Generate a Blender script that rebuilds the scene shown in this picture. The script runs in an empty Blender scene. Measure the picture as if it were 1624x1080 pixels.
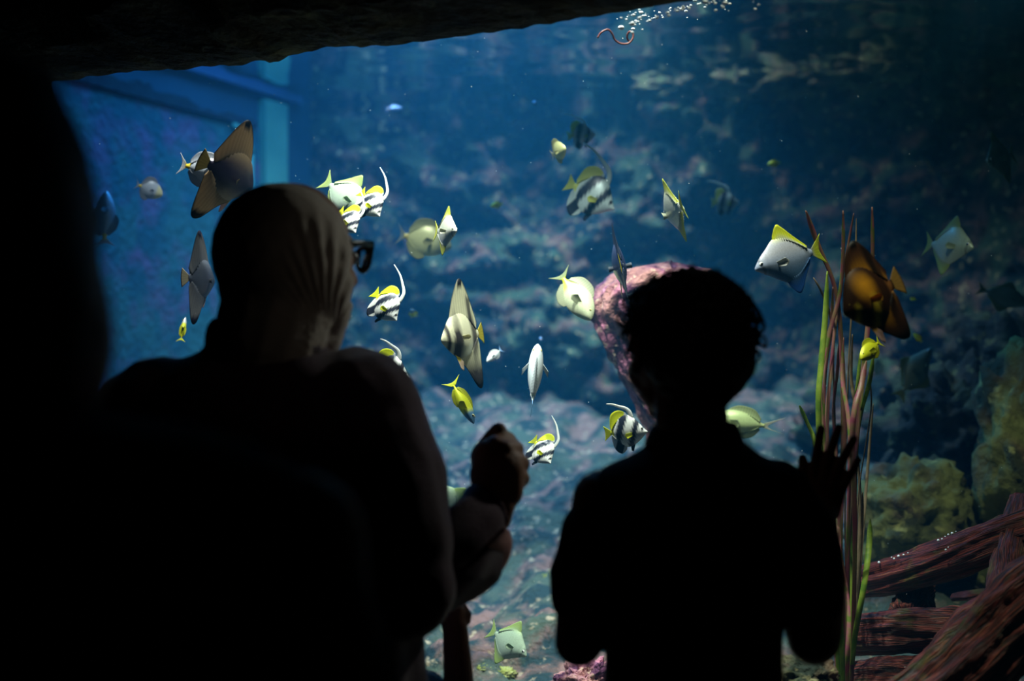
import bpy, bmesh, math, random
from mathutils import Vector, Matrix, noise
from math import pi, sin, cos, radians, sqrt

S = bpy.context.scene
C = S.collection
# ---------------------------------------------------------------- camera
F = 2256.0          # focal length in pixels of the 1624 px wide frame
CZ = 1.39
cam_d = bpy.data.cameras.new('camera'); cam = bpy.data.objects.new('camera', cam_d); C.objects.link(cam)
cam.location = (0, 0, CZ); cam.rotation_euler = (pi/2, 0, 0)
cam_d.sensor_width = 36; cam_d.lens = 36*F/1624
cam_d.clip_start = 0.05; cam_d.clip_end = 100
cam_d.dof.use_dof = True; cam_d.dof.focus_distance = 2.88; cam_d.dof.aperture_fstop = 2.0
S.camera = cam
S.view_settings.view_transform = 'Standard'; S.view_settings.look = 'None'
S.view_settings.gamma = 1; S.view_settings.use_curve_mapping = False
S.view_settings.exposure = 0.0
w = bpy.data.worlds.new('world'); S.world = w; w.use_nodes = True
w.node_tree.nodes['Background'].inputs[0].default_value = (0.0, 0.0, 0.0, 1)
w.node_tree.nodes['Background'].inputs[1].default_value = 0.0
try:
    S.cycles.use_denoising = True
    S.cycles.max_bounces = 6; S.cycles.diffuse_bounces = 2; S.cycles.glossy_bounces = 3
    S.cycles.transparent_max_bounces = 16; S.cycles.volume_bounces = 0
    S.cycles.sample_clamp_indirect = 3.0
except Exception:
    pass

# ---------------------------------------------------------------- tank lamps (over the open water, behind the wall) and two added fill spots
def area(name, loc, target, size, power, col, spread=180, size_y=None):
    d = bpy.data.lights.new(name, 'AREA'); d.energy = power; d.color = col; d.size = size
    if size_y: d.shape = 'RECTANGLE'; d.size_y = size_y
    d.spread = radians(spread)
    o = bpy.data.objects.new(name, d); C.objects.link(o); o.location = loc
    o.rotation_euler = (Vector(target)-Vector(loc)).to_track_quat('-Z', 'Y').to_euler()
    return o
def spot(name, loc, target, power, col, angle, blend=0.6, rad=0.05):
    d = bpy.data.lights.new(name, 'SPOT'); d.energy = power; d.color = col; d.spot_size = radians(angle); d.spot_blend = blend; d.shadow_soft_size = rad
    o = bpy.data.objects.new(name, d); C.objects.link(o); o.location = loc
    o.rotation_euler = (Vector(target)-Vector(loc)).to_track_quat('-Z', 'Y').to_euler()
    return o
area('blue_tank_light', (-0.35, 4.8, 3.25), (-0.4, 5.0, 0.8), 1.2, 54, (0.05, 0.38, 0.97), 130)
area('back_tank_light', (0.15, 4.7, 3.2), (0.2, 5.7, 0.8), 0.9, 40, (0.85, 0.92, 0.86), 100)
spot('fish_spot_left', (-0.55, 2.98, 2.95), (-0.42, 3.15, 1.4), 250, (1.0, 0.97, 0.85), 58)
spot('fish_spot_middle', (0.0, 2.62, 2.95), (0.0, 2.98, 1.3), 290, (1.0, 0.98, 0.86), 56)
spot('fish_spot_right', (0.65, 2.30, 2.95), (0.68, 2.75, 1.3), 70, (1.0, 0.93, 0.66), 60)
spot('cross_fill_spot', (1.40, 3.45, 2.36), (-0.26, 2.1, 1.32), 30, (1.0, 0.90, 0.75), 25)  # added spot under water, out of view, brightening the veil and sleeve
spot('veil_fill_spot', (1.90, 1.20, 1.95), (-0.23, 2.10, 1.43), 3.6, (1.0, 0.88, 0.76), 11, 0.6)  # added narrow spot that brightens the veil

# ---------------------------------------------------------------- helpers
def P(px, py, Y):
    return Vector(((px-812)/F*Y, Y, CZ-(py-540)/F*Y))
def glassY(px): return 2.45/(1+0.57*(px-812)/F)

def tag(o, label=None, cat=None, group=None, kind=None):
    if label: o['label'] = label
    if cat: o['category'] = cat
    if group: o['group'] = group
    if kind: o['kind'] = kind
    return o
def empty(name, loc, label=None, cat=None, group=None, kind=None):
    o = bpy.data.objects.new(name, None); C.objects.link(o); o.location = loc; o.empty_display_size = 0.05
    return tag(o, label, cat, group, kind)
def link(name, me, mat, parent=None, smooth=True, world=False):
    if mat is not None and len(me.materials) == 0:
        for m in (mat if isinstance(mat, (list, tuple)) else [mat]): me.materials.append(m)
    if smooth:
        me.polygons.foreach_set('use_smooth', [True]*len(me.polygons))
    o = bpy.data.objects.new(name, me); C.objects.link(o)
    if parent:
        o.parent = parent
        if world:
            me.transform(Matrix.Translation(-Vector(parent.location)))
    return o
def from_pydata(name, vs, fs):
    me = bpy.data.meshes.new(name); me.from_pydata([tuple(v) for v in vs], [], fs); me.update(); return me
def fix_normals(me):
    bm = bmesh.new(); bm.from_mesh(me); bmesh.ops.recalc_face_normals(bm, faces=bm.faces); bm.to_mesh(me); bm.free()
def catmull(pts, n):
    """n+1 points along a smooth curve through pts (tuples of any length)"""
    k = len(pts); out = []
    for i in range(n+1):
        t = i/n*(k-1); a = min(int(t), k-2); f = t-a
        p0 = pts[max(a-1, 0)]; p1 = pts[a]; p2 = pts[a+1]; p3 = pts[min(a+2, k-1)]
        out.append(tuple(0.5*((2*b)+(-a_+c)*f+(2*a_-5*b+4*c-d)*f*f+(-a_+3*b-3*c+d)*f**3) for a_, b, c, d in zip(p0, p1, p2, p3)))
    return out
def lin(xs, ys, x):
    if x <= xs[0]: return ys[0]
    for i in range(len(xs)-1):
        if x <= xs[i+1]:
            f = (x-xs[i])/(xs[i+1]-xs[i]); return ys[i]+(ys[i+1]-ys[i])*f
    return ys[-1]
def box_bm(bm, lo, hi):
    vs = [bm.verts.new((x, y, z)) for x in (lo[0], hi[0]) for y in (lo[1], hi[1]) for z in (lo[2], hi[2])]
    for f in ((0,1,3,2), (4,6,7,5), (0,4,5,1), (2,3,7,6), (0,2,6,4), (1,5,7,3)): bm.faces.new([vs[i] for i in f])
def prism(name, poly, z0, z1):
    n = len(poly); vs = [(x, y, z0) for x, y in poly]+[(x, y, z1) for x, y in poly]
    fs = [list(range(n))[::-1], list(range(n, 2*n))]+[[i, (i+1) % n, n+(i+1) % n, n+i] for i in range(n)]
    me = from_pydata(name, vs, fs); fix_normals(me); return me
def tube(bm, pts, radii, seg=8, flat=None):
    """closed tube through pts; radii one per point or (ra, rb); flat = direction of the wide axis"""
    rings = []; n = len(pts); pts = [Vector(p) for p in pts]
    up = None
    for i, p in enumerate(pts):
        t = (pts[min(i+1, n-1)]-pts[max(i-1, 0)]).normalized()
        if flat is not None:
            a = (Vector(flat)-t*t.dot(Vector(flat))).normalized()
        else:
            if up is None: up = Vector((0, 0, 1)) if abs(t.z) < 0.9 else Vector((1, 0, 0))
            a = (up-t*t.dot(up)).normalized(); up = a
        b = t.cross(a)
        r = radii[i]; ra, rb = r if isinstance(r, (tuple, list)) else (r, r)
        rings.append([bm.verts.new(p+a*ra*cos(2*pi*k/seg)+b*rb*sin(2*pi*k/seg)) for k in range(seg)])
    for i in range(n-1):
        for k in range(seg):
            bm.faces.new((rings[i][k], rings[i][(k+1) % seg], rings[i+1][(k+1) % seg], rings[i+1][k]))
    bm.faces.new(rings[0][::-1]); bm.faces.new(rings[-1])
def bm_mesh(bm, name):
    bmesh.ops.recalc_face_normals(bm, faces=bm.faces)
    me = bpy.data.meshes.new(name); bm.to_mesh(me); bm.free(); return me

# ---------------------------------------------------------------- materials
def mat_new(name):
    m = bpy.data.materials.new(name); m.use_nodes = True; nt = m.node_tree
    return m, nt, nt.nodes['Principled BSDF']
def ramp(nt, stops, fac):
    r = nt.nodes.new('ShaderNodeValToRGB'); e = r.color_ramp.elements
    while len(e) < len(stops): e.new(0.5)
    for i, (p, c) in enumerate(stops): e[i].position = p; e[i].color = (*c, 1)
    nt.links.new(fac, r.inputs[0]); return r
def noise_mat(name, stops, scale, rough=0.8, bump=0.3, detail=6, distort=0.0, stretch=None, spec=0.3, bscale=None, sheen=0.0):
    m, nt, b = mat_new(name)
    tc = nt.nodes.new('ShaderNodeTexCoord'); mp = nt.nodes.new('ShaderNodeMapping')
    if stretch: mp.inputs['Scale'].default_value = stretch
    nt.links.new(tc.outputs['Object'], mp.inputs[0])
    nz = nt.nodes.new('ShaderNodeTexNoise'); nz.inputs['Scale'].default_value = scale; nz.inputs['Detail'].default_value = detail
    nz.inputs['Distortion'].default_value = distort; nt.links.new(mp.outputs[0], nz.inputs['Vector'])
    r = ramp(nt, stops, nz.outputs[0]); nt.links.new(r.outputs[0], b.inputs['Base Color'])
    b.inputs['Roughness'].default_value = rough; b.inputs['Specular IOR Level'].default_value = spec
    if sheen: b.inputs['Sheen Weight'].default_value = sheen
    if bump:
        n2 = nt.nodes.new('ShaderNodeTexNoise'); n2.inputs['Scale'].default_value = bscale or scale*4; n2.inputs['Detail'].default_value = 5
        nt.links.new(mp.outputs[0], n2.inputs['Vector'])
        bp = nt.nodes.new('ShaderNodeBump'); bp.inputs['Strength'].default_value = bump; bp.inputs['Distance'].default_value = 0.02
        nt.links.new(n2.outputs[0], bp.inputs['Height']); nt.links.new(bp.outputs[0], b.inputs['Normal'])
    return m
def reef_mat(name, dark, pink, olive, scale=3.0, bright=None):
    """dark rock with crusts of coralline pink and olive algae, small pale growths"""
    m, nt, b = mat_new(name); L = nt.links.new
    tc = nt.nodes.new('ShaderNodeTexCoord')
    def nz(s, d=6, off=0.0, dist=0.0):
        n = nt.nodes.new('ShaderNodeTexNoise'); n.inputs['Scale'].default_value = s; n.inputs['Detail'].default_value = d; n.inputs['Distortion'].default_value = dist
        mp = nt.nodes.new('ShaderNodeMapping'); mp.inputs['Location'].default_value = (off, off*1.7, -off)
        L(tc.outputs['Object'], mp.inputs[0]); L(mp.outputs[0], n.inputs['Vector']); return n.outputs[0]
    def mix(fac, a, c):
        x = nt.nodes.new('ShaderNodeMix'); x.data_type = 'RGBA'; L(fac, x.inputs[0])
        if isinstance(a, tuple): x.inputs[6].default_value = (*a, 1)
        else: L(a, x.inputs[6])
        x.inputs[7].default_value = (*c, 1); return x.outputs[2]
    f1 = ramp(nt, [(0.46, (0, 0, 0)), (0.62, (1, 1, 1))], nz(scale*1.6, 8, 3.1, 0.4)).outputs[0]
    f2 = ramp(nt, [(0.47, (0, 0, 0)), (0.60, (1, 1, 1))], nz(scale*1.1, 8, 7.7, 0.3)).outputs[0]
    f3 = ramp(nt, [(0.60, (0, 0, 0)), (0.70, (1, 1, 1))], nz(scale*4.5, 4, 1.3)).outputs[0]
    c = mix(f1, dark, pink); c = mix(f2, c, olive)
    if bright: c = mix(f3, c, bright)
    L(c, b.inputs['Base Color']); b.inputs['Roughness'].default_value = 0.85; b.inputs['Specular IOR Level'].default_value = 0.2
    bp = nt.nodes.new('ShaderNodeBump'); bp.inputs['Strength'].default_value = 0.6; bp.inputs['Distance'].default_value = 0.03
    L(nz(scale*7, 8, 2.2), bp.inputs['Height']); L(bp.outputs[0], b.inputs['Normal'])
    return m
def plain(name, col, rough=0.6, spec=0.3, metal=0.0, sheen=0.0):
    return noise_mat(name, [(0.35, tuple(c*0.85 for c in col)), (0.65, col)], 25, rough, 0.1, 3, spec=spec, sheen=sheen)
M = {}
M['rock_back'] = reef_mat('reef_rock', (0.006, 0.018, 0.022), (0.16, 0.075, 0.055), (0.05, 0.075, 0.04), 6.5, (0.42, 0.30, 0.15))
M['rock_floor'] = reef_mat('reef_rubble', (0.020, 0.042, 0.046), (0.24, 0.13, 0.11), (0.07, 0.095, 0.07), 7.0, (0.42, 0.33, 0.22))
M['rock_olive'] = reef_mat('mossy_rock', (0.05, 0.055, 0.03), (0.16, 0.11, 0.06), (0.24, 0.25, 0.08), 5.0, (0.42, 0.40, 0.14))
M['rock_dark'] = reef_mat('dark_rock', (0.012, 0.016, 0.016), (0.06, 0.045, 0.03), (0.05, 0.06, 0.03), 6.0, (0.16, 0.16, 0.07))
M['rock_ledge'] = reef_mat('ledge_rock', (0.02, 0.028, 0.018), (0.13, 0.085, 0.05), (0.11, 0.115, 0.05), 8.0, (0.26, 0.23, 0.11))
M['rock_pink'] = reef_mat('pink_coral_crust', (0.10, 0.03, 0.07), (0.62, 0.22, 0.33), (0.55, 0.26, 0.24), 11.0, (0.85, 0.62, 0.45))
M['lintel'] = noise_mat('dark_sculpted_rock', [(0.35, (0.010, 0.010, 0.008)), (0.6, (0.05, 0.045, 0.025)), (0.75, (0.12, 0.11, 0.05))], 9, 0.9, 0.8, 8, stretch=(1, 1, 3))
M['black_wall'] = noise_mat('matt_black_paint', [(0.4, (0.006, 0.006, 0.006)), (0.6, (0.010, 0.010, 0.010))], 12, 0.9, 0.1)
M['black_floor'] = noise_mat('dark_carpet', [(0.4, (0.008, 0.008, 0.009)), (0.6, (0.016, 0.014, 0.014))], 60, 0.95, 0.4)
M['tank_blue'] = noise_mat('blue_painted_panel', [(0.35, (0.010, 0.045, 0.075)), (0.65, (0.016, 0.062, 0.10))], 3, 0.6, 0.1)
M['tank_rim'] = noise_mat('pale_blue_rim', [(0.35, (0.03, 0.07, 0.15)), (0.65, (0.04, 0.09, 0.18))], 5, 0.4, 0.1)
M['tank_jamb'] = noise_mat('teal_jamb', [(0.35, (0.07, 0.26, 0.20)), (0.65, (0.09, 0.31, 0.24))], 3, 0.5, 0.1)
M['mottle'] = noise_mat('dark_mottle', [(0.35, (0.005, 0.012, 0.022)), (0.65, (0.012, 0.025, 0.035))], 20, 0.9, 0.6)
M['tank_window'] = reef_mat('blue_window', (0.02, 0.09, 0.12), (0.11, 0.09, 0.16), (0.03, 0.12, 0.13), 4.5)
M['tank_window'].node_tree.nodes['Principled BSDF'].inputs['Roughness'].default_value = 0.25

# clear pane: lets light straight through, with the reflection of a polished surface
def pane_mat():
    m, nt, b = mat_new('clear_acrylic'); nt.nodes.remove(b); L = nt.links.new
    out = nt.nodes['Material Output']; tr = nt.nodes.new('ShaderNodeBsdfTransparent'); gl = nt.nodes.new('ShaderNodeBsdfGlossy')
    tr.inputs[0].default_value = (0.97, 0.99, 1.0, 1); gl.inputs['Roughness'].default_value = 0.02
    fr = nt.nodes.new('ShaderNodeFresnel'); fr.inputs[0].default_value = 1.15
    mx = nt.nodes.new('ShaderNodeMixShader'); L(fr.outputs[0], mx.inputs[0]); L(tr.outputs[0], mx.inputs[1]); L(gl.outputs[0], mx.inputs[2]); L(mx.outputs[0], out.inputs[0])
    return m
M['pane'] = pane_mat()
def surface_mat():
    # seen from below: total reflection at grazing angles, clear when looked straight up through
    m, nt, b = mat_new('water_surface'); nt.nodes.remove(b); L = nt.links.new
    out = nt.nodes['Material Output']; tr = nt.nodes.new('ShaderNodeBsdfTransparent'); gl = nt.nodes.new('ShaderNodeBsdfGlossy')
    gl.inputs['Roughness'].default_value = 0.06; gl.inputs[0].default_value = (0.8, 0.9, 0.95, 1)
    tc = nt.nodes.new('ShaderNodeTexCoord'); nz = nt.nodes.new('ShaderNodeTexNoise'); nz.inputs['Scale'].default_value = 9; nz.inputs['Detail'].default_value = 3
    L(tc.outputs['Object'], nz.inputs['Vector'])
    bp = nt.nodes.new('ShaderNodeBump'); bp.inputs['Strength'].default_value = 0.10; bp.inputs['Distance'].default_value = 0.01
    L(nz.outputs[0], bp.inputs['Height']); L(bp.outputs[0], gl.inputs['Normal'])
    lw = nt.nodes.new('ShaderNodeLayerWeight'); lw.inputs[0].default_value = 0.5
    rp = ramp(nt, [(0.30, (0.02,)*3), (0.42, (1,)*3)], lw.outputs['Facing'])
    mx = nt.nodes.new('ShaderNodeMixShader'); L(rp.outputs[0], mx.inputs[0]); L(tr.outputs[0], mx.inputs[1]); L(gl.outputs[0], mx.inputs[2]); L(mx.outputs[0], out.inputs[0])
    return m
M['surface'] = surface_mat()
def water_mat():
    m, nt, b = mat_new('blue_water_haze'); nt.nodes.remove(b); L = nt.links.new
    out = nt.nodes['Material Output']
    sc = nt.nodes.new('ShaderNodeVolumeScatter'); sc.inputs['Color'].default_value = (0.05, 0.47, 0.97, 1); sc.inputs['Density'].default_value = 0.036; sc.inputs['Anisotropy'].default_value = 0.0
    ab = nt.nodes.new('ShaderNodeVolumeAbsorption'); ab.inputs['Color'].default_value = (0.30, 0.78, 0.95, 1); ab.inputs['Density'].default_value = 0.15
    ad = nt.nodes.new('ShaderNodeAddShader'); L(sc.outputs[0], ad.inputs[0]); L(ab.outputs[0], ad.inputs[1]); L(ad.outputs[0], out.inputs['Volume'])
    return m
M['water'] = water_mat()
# ================================================================ THE VIEWING ROOM AND THE TANK
GD = Vector((1, -0.57, 0)).normalized(); GN = Vector((0.57, 1, 0)).normalized()     # along the pane / into the tank
def G(x, off=0.0, z=0.0):
    return Vector((x, 2.45-0.57*x, z))+GN*off
XL, XR = -2.30, 2.0
def slab(name, pts, z0, z1, m, **k):
    o = link(name, prism(name, [(p[0], p[1]) for p in pts], z0, z1), m, smooth=False); tag(o, kind='structure', **k); return o
slab('floor', [(-2.3, -1.6), (2.0, -1.6), (2.0, G(2.0).y), (-2.3, G(-2.3).y)], -0.1, 0.0, M['black_floor'])
slab('ceiling', [(-2.3, -1.6), (2.0, -1.6), (2.0, G(2.0).y), (-2.3, G(-2.3).y)], 2.75, 2.85, M['black_wall'])
slab('wall_rear', [(-2.3, -1.7), (2.0, -1.7), (2.0, -1.6), (-2.3, -1.6)], 0, 2.75, M['black_wall'])
slab('wall_left', [(-2.4, -1.6), (-2.3, -1.6), (-2.3, G(-2.3).y), (-2.4, G(-2.3).y)], 0, 2.75, M['black_wall'])
slab('wall_right', [(2.0, -1.6), (2.1, -1.6), (2.1, 1.2), (2.0, G(2.0).y-0.01)], 0, 2.75, M['black_wall'])
# wall under the window, jambs at both ends
def gslab(name, x0, x1, o0, o1, z0, z1, m):
    return slab(name, [G(x0, o0), G(x1, o0), G(x1, o1), G(x0, o1)], z0, z1, m)
gslab('wall_sill', XL, XR, -0.14, 0.06, 0.0, 0.42, M['lintel'])
gslab('wall_jamb_left', XL, -1.03, -0.14, 0.06, 0.42, 2.75, M['lintel'])
gslab('wall_jamb_right', 1.45, XR, -0.14, 0.06, 0.42, 2.75, M['lintel'])
# rock lintel with its rough lower edge (front wall above the pane)
edge = [(20, 126), (60, 121), (90, 119), (115, 112), (132, 113), (150, 108), (200, 104), (240, 103), (262, 103), (285, 97), (345, 96), (357, 94), (370, 88), (388, 87), (394, 91), (410, 89),
        (430, 80), (460, 72), (495, 65), (560, 64), (600, 62), (700, 48), (800, 34), (900, 17), (960, 8), (1000, 1), (1050, -8), (1300, -52), (1500, -96), (1624, -130), (2400, -300)]
def edge_z(px):
    Y = 2.45/(1+0.57*(px-812)/F)
    return CZ-(lin([e[0] for e in edge], [e[1] for e in edge], px)-540)/F*Y
def lintel():
    n = 260; prof = [(0.06, 0.0), (0.06, 0.0), (-0.02, 0.012), (-0.10, 0.035), (-0.17, 0.08), (-0.20, 0.16), (-0.17, 0.26), (-0.19, 0.40), (-0.15, 0.60), (-0.14, 0.95)]
    vs = []; fs = []; K = len(prof)+1
    for i in range(n+1):
        x = -1.12+(2.62)*i/n
        u = x/(2.45-0.57*x); px = 812+F*u; z = edge_z(px)+0.004*noise.noise(Vector((x*40, 0, 0)))
        vs.append(G(x, 0.06, 2.9))
        for j, (o, dz) in enumerate(prof):
            p = G(x, o, z+dz)
            if j > 1: p += Vector((0, 0, 1))*0.018*noise.fractal(p*9, 1.0, 2.0, 4)*min(1, j/3)+GN*(0.05*noise.fractal(p*6, 1, 2, 4) if j > 2 else 0)
            vs.append(p)
    for i in range(n):
        for j in range(K-1):
            a = i*K+j; fs.append((a, a+1, a+K+1, a+K))
        fs.append((i*K, i*K+K, i*K+K+K-1, i*K+K-1))
    fs.append(tuple(range(K))); fs.append(tuple(n*K+k for k in range(K))[::-1])
    me = from_pydata('wall_front', vs, fs); fix_normals(me)
    tag(link('wall_front', me, M['lintel'], smooth=False), kind='structure')
lintel()
o = gslab('window_1', -1.03, 1.45, 0.0, 0.03, 0.42, 2.75, M['pane'])
# ---- tank shell
ZS = 2.402      # water level
def LW(Y, off=0.0):   # left tank wall line; off = distance into the tank
    n = Vector((1.0, -0.39, 0)).normalized()
    return Vector((-0.91+0.39*(Y-6), Y, 0))+n*off
A_, B_ = LW(3.52), G(2.0)
Cc, D_ = Vector((2.9, 6.5, 0)), LW(6.5)
slab('wall_tank_left', [LW(3.4, -0.12), LW(6.6, -0.12), LW(6.6), LW(3.4)], 0.2, 3.4, M['tank_blue'])
slab('wall_tank_right', [(2.0, 1.3), (2.1, 1.2), (3.0, 6.5), (2.9, 6.5)], 0.2, 3.4, M['rock_dark'])
slab('ceiling_tank', [G(-2.3, 0.06), G(2.0, 0.06), (3.0, 6.7), (-1.2, 6.7)], 3.4, 3.5, M['black_wall'])
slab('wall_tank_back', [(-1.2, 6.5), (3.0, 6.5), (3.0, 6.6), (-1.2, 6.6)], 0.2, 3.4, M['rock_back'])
# side window in the left tank wall
r = slab('window_2', [LW(3.5, 0.0), LW(5.70, 0.0), LW(5.70, 0.02), LW(3.5, 0.02)], 0.8, 2.235, M['tank_window'])
r = slab('trim_2', [LW(5.72, 0.0), LW(5.88, 0.0), LW(5.88, 0.035), LW(5.72, 0.035)], 0.5, 2.36, M['tank_jamb'])
r = slab('trim_4', [LW(3.5, 0.0), LW(6.0, 0.0), LW(6.0, 0.03), LW(3.5, 0.03)], ZS-0.018, ZS+0.01, M['tank_rim'])
# inner edge of the window frame, rounded at its upper corner
def frame_inner():
    bm = bmesh.new(); pts = []
    for z in (0.6, 1.2, 1.8, 2.12): pts.append(LW(5.62, 0.03)+Vector((0, 0, z)))
    for a in range(0, 91, 15): pts.append(LW(5.62-0.12+0.12*cos(radians(a)), 0.03)+Vector((0, 0, 2.12+0.10*sin(radians(a)))))
    tube(bm, pts, [0.012]*len(pts), 8)
    tag(link('trim_3', bm_mesh(bm, 'trim_3'), M['tank_jamb']), kind='structure')
frame_inner()
def dark_top_strip():  # uneven dark strip along the top of the side window
    n = 90; vs = []; fs = []
    for i in range(n+1):
        Y = 3.6+(5.66-3.6)*i/n; p = LW(Y, 0.035)
        h = 0.03+0.055*max(0, noise.noise(Vector((Y*4, 0, 3)))+0.35)+0.02*noise.noise(Vector((Y*22, 1, 3)))
        h *= 1.25 if Y < 5.0 else 0.6
        for q, z in ((p, 2.235), (p, 2.235+h), (LW(Y, 0.0), 2.235+h), (LW(Y, 0.0), 2.235)): vs.append((q.x, q.y, z))
    for i in range(n):
        for j in range(4): fs.append((i*4+j, i*4+(j+1) % 4, i*4+4+(j+1) % 4, i*4+4+j))
    fs += [(0, 1, 2, 3), (n*4+3, n*4+2, n*4+1, n*4)]
    me = from_pydata('trim_1', vs, fs); fix_normals(me); tag(link('trim_1', me, M['mottle'], smooth=False), kind='structure')
dark_top_strip()
# tank bottom: rubble rising to the back
def ground_z(x, y):
    z = lin([1.2, 3.0, 3.6, 4.4, 5.2, 6.6], [0.42, 0.52, 0.62, 0.82, 1.02, 1.25], y+0.35*x)
    p = Vector((x, y, 0))
    z += 0.10*noise.fractal(p*1.6, 1.0, 2.0, 3)+0.05*noise.fractal(p*5+Vector((9, 2, 1)), 0.9, 2.1, 5)
    z += 0.05*max(0, noise.noise(p*9+Vector((3, 3, 3))))
    return z
def grid_mesh(name, nu, nv, f):
    vs = [f(i/nu, j/nv) for j in range(nv+1) for i in range(nu+1)]
    fs = [(j*(nu+1)+i, j*(nu+1)+i+1, (j+1)*(nu+1)+i+1, (j+1)*(nu+1)+i) for j in range(nv) for i in range(nu)]
    return from_pydata(name, vs, fs)
def gf(u, v):
    y = 1.3+5.2*v
    x0 = max(-2.2, -0.91+0.39*(y-6)-0.1) if y > 3.4 else (2.45-y)/0.57
    x0 = max(x0, -0.91+0.39*(y-6)-0.1); x1 = 2.0+0.18*(y-1.3)
    x = x0+(x1-x0)*u
    return (x, y, ground_z(x, y))
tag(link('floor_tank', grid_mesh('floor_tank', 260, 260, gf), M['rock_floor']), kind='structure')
def wf(u, v):
    x = -1.05+4.0*u; z = 0.7+2.6*v
    p = Vector((x*1.0, 0, z))
    d = 0.30*noise.fractal(p*1.1+Vector((2, 0, 5)), 1.0, 2.0, 3)+0.22*noise.fractal(p*3.4, 0.9, 2.1, 5)+0.12*abs(noise.noise(p*8))
    fall = lin([-1.05, -0.86, -0.6, 0.0], [0.0, 0.0, 0.5, 1.0], x)
    bulge = lin([-1, 0.4, 1.2, 2.0, 2.9], [0, 0.05, 0.15, 0.9, 1.9], x)      # the rock comes forward on the right
    y = 6.12-d*fall*1.2-bulge-0.35*max(0, 1.45-z)*fall
    return (x, y, z)
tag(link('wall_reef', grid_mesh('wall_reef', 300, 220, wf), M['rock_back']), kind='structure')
# water: haze that fills the tank, and its surface
pw = [G(-1.85, 0.04), G(1.98, 0.04), Vector((2.85, 6.45, 0)), LW(6.45, 0.0)]
tag(link('water', prism('water', [(p.x, p.y) for p in pw], 0.3, ZS), M['water'], smooth=False), 'clear blue aquarium water filling the tank behind the pane', 'water', kind='stuff')
def sf(u, v):
    a = pw[0].lerp(pw[1], u); b = pw[3].lerp(pw[2], u); p = a.lerp(b, v)
    return (p.x, p.y, ZS+0.004*noise.noise(Vector((p.x*6, p.y*6, 0)))+0.0015)
tag(link('water_surface', grid_mesh('water_surface', 90, 90, sf), M['surface']), 'rippled underside of the water surface mirroring the reef', 'water surface', kind='stuff')
# ================================================================ FISH
def attr_mat(name, rough=0.35, metal=0.0, spec=0.5, scale=60, amt=0.25, trans=0.0, rays=False):
    m, nt, b = mat_new(name); L = nt.links.new
    at = nt.nodes.new('ShaderNodeAttribute'); at.attribute_name = 'Col'
    tc = nt.nodes.new('ShaderNodeTexCoord')
    if rays:
        nz = nt.nodes.new('ShaderNodeTexNoise'); nz.inputs['Scale'].default_value = 12
    else:
        nz = nt.nodes.new('ShaderNodeTexVoronoi'); nz.inputs['Scale'].default_value = scale
    L(tc.outputs['Object'], nz.inputs['Vector'])
    rp = ramp(nt, [(0.0, (1, 1, 1)), (1.0, (1-amt,)*3)], nz.outputs[0])
    mx = nt.nodes.new('ShaderNodeMix'); mx.data_type = 'RGBA'; mx.blend_type = 'MULTIPLY'; mx.inputs[0].default_value = 1
    L(at.outputs[0], mx.inputs[6]); L(rp.outputs[0], mx.inputs[7]); L(mx.outputs[2], b.inputs['Base Color'])
    b.inputs['Roughness'].default_value = rough; b.inputs['Metallic'].default_value = metal; b.inputs['Specular IOR Level'].default_value = spec
    if trans:
        out = nt.nodes['Material Output']; tl = nt.nodes.new('ShaderNodeBsdfTranslucent'); L(mx.outputs[2], tl.inputs[0])
        ms = nt.nodes.new('ShaderNodeMixShader'); ms.inputs[0].default_value = trans
        L(b.outputs[0], ms.inputs[1]); L(tl.outputs[0], ms.inputs[2]); L(ms.outputs[0], out.inputs[0])
    return m
M['fish_skin'] = attr_mat('fish_skin', 0.38, 0.15, 0.5)
M['fish_fin'] = attr_mat('fish_fin', 0.5, 0.0, 0.3, trans=0.35, rays=True, amt=0.15)
M['fish_eye'] = attr_mat('fish_eye', 0.1, 0.0, 0.8, amt=0.0)

def set_col(me, cols):
    a = me.color_attributes.new('Col', 'FLOAT_COLOR', 'POINT')
    for i, c in enumerate(cols): a.data[i].color = (*c, 1)
def mixc(a, b, t): t = max(0, min(1, t)); return tuple(x+(y-x)*t for x, y in zip(a, b))
def band(q, c, w, soft=0.015):   # 1 inside the band centred c, half width w
    return max(0, min(1, (w-abs(q-c))/soft+0.5))

def body_mesh(name, K, bend):
    xs, tp, bt, th = K['x'], K['top'], K['bot'], K['th']
    sm = catmull(list(zip(xs, tp, bt, th)), 34); seg = 22; vs = []; fs = []; cols = []
    for i, (x, t, b, h) in enumerate(sm):
        for k in range(seg):
            a = 2*pi*k/seg; mz = (t+b)/2; hz = (t-b)/2
            ca, sa = cos(a), sin(a)
            z = mz+hz*ca; y = max(h, 0.003)*sa*(abs(sa)**0.75)*1.12*(1.08 if ca < 0 else 1.0)
            vs.append((x, y+bend*max(0, 0.1-x)**2, z)); cols.append(K['col'](x, z, 0, 1.15 if sa == 0 else 1))
    for i in range(len(sm)-1):
        for k in range(seg):
            fs.append((i*seg+k, i*seg+(k+1) % seg, (i+1)*seg+(k+1) % seg, (i+1)*seg+k))
    fs.append(tuple(range(seg))); fs.append(tuple((len(sm)-1)*seg+k for k in range(seg))[::-1])
    me = from_pydata(name, vs, fs); set_col(me, cols); fix_normals(me); return me
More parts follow.
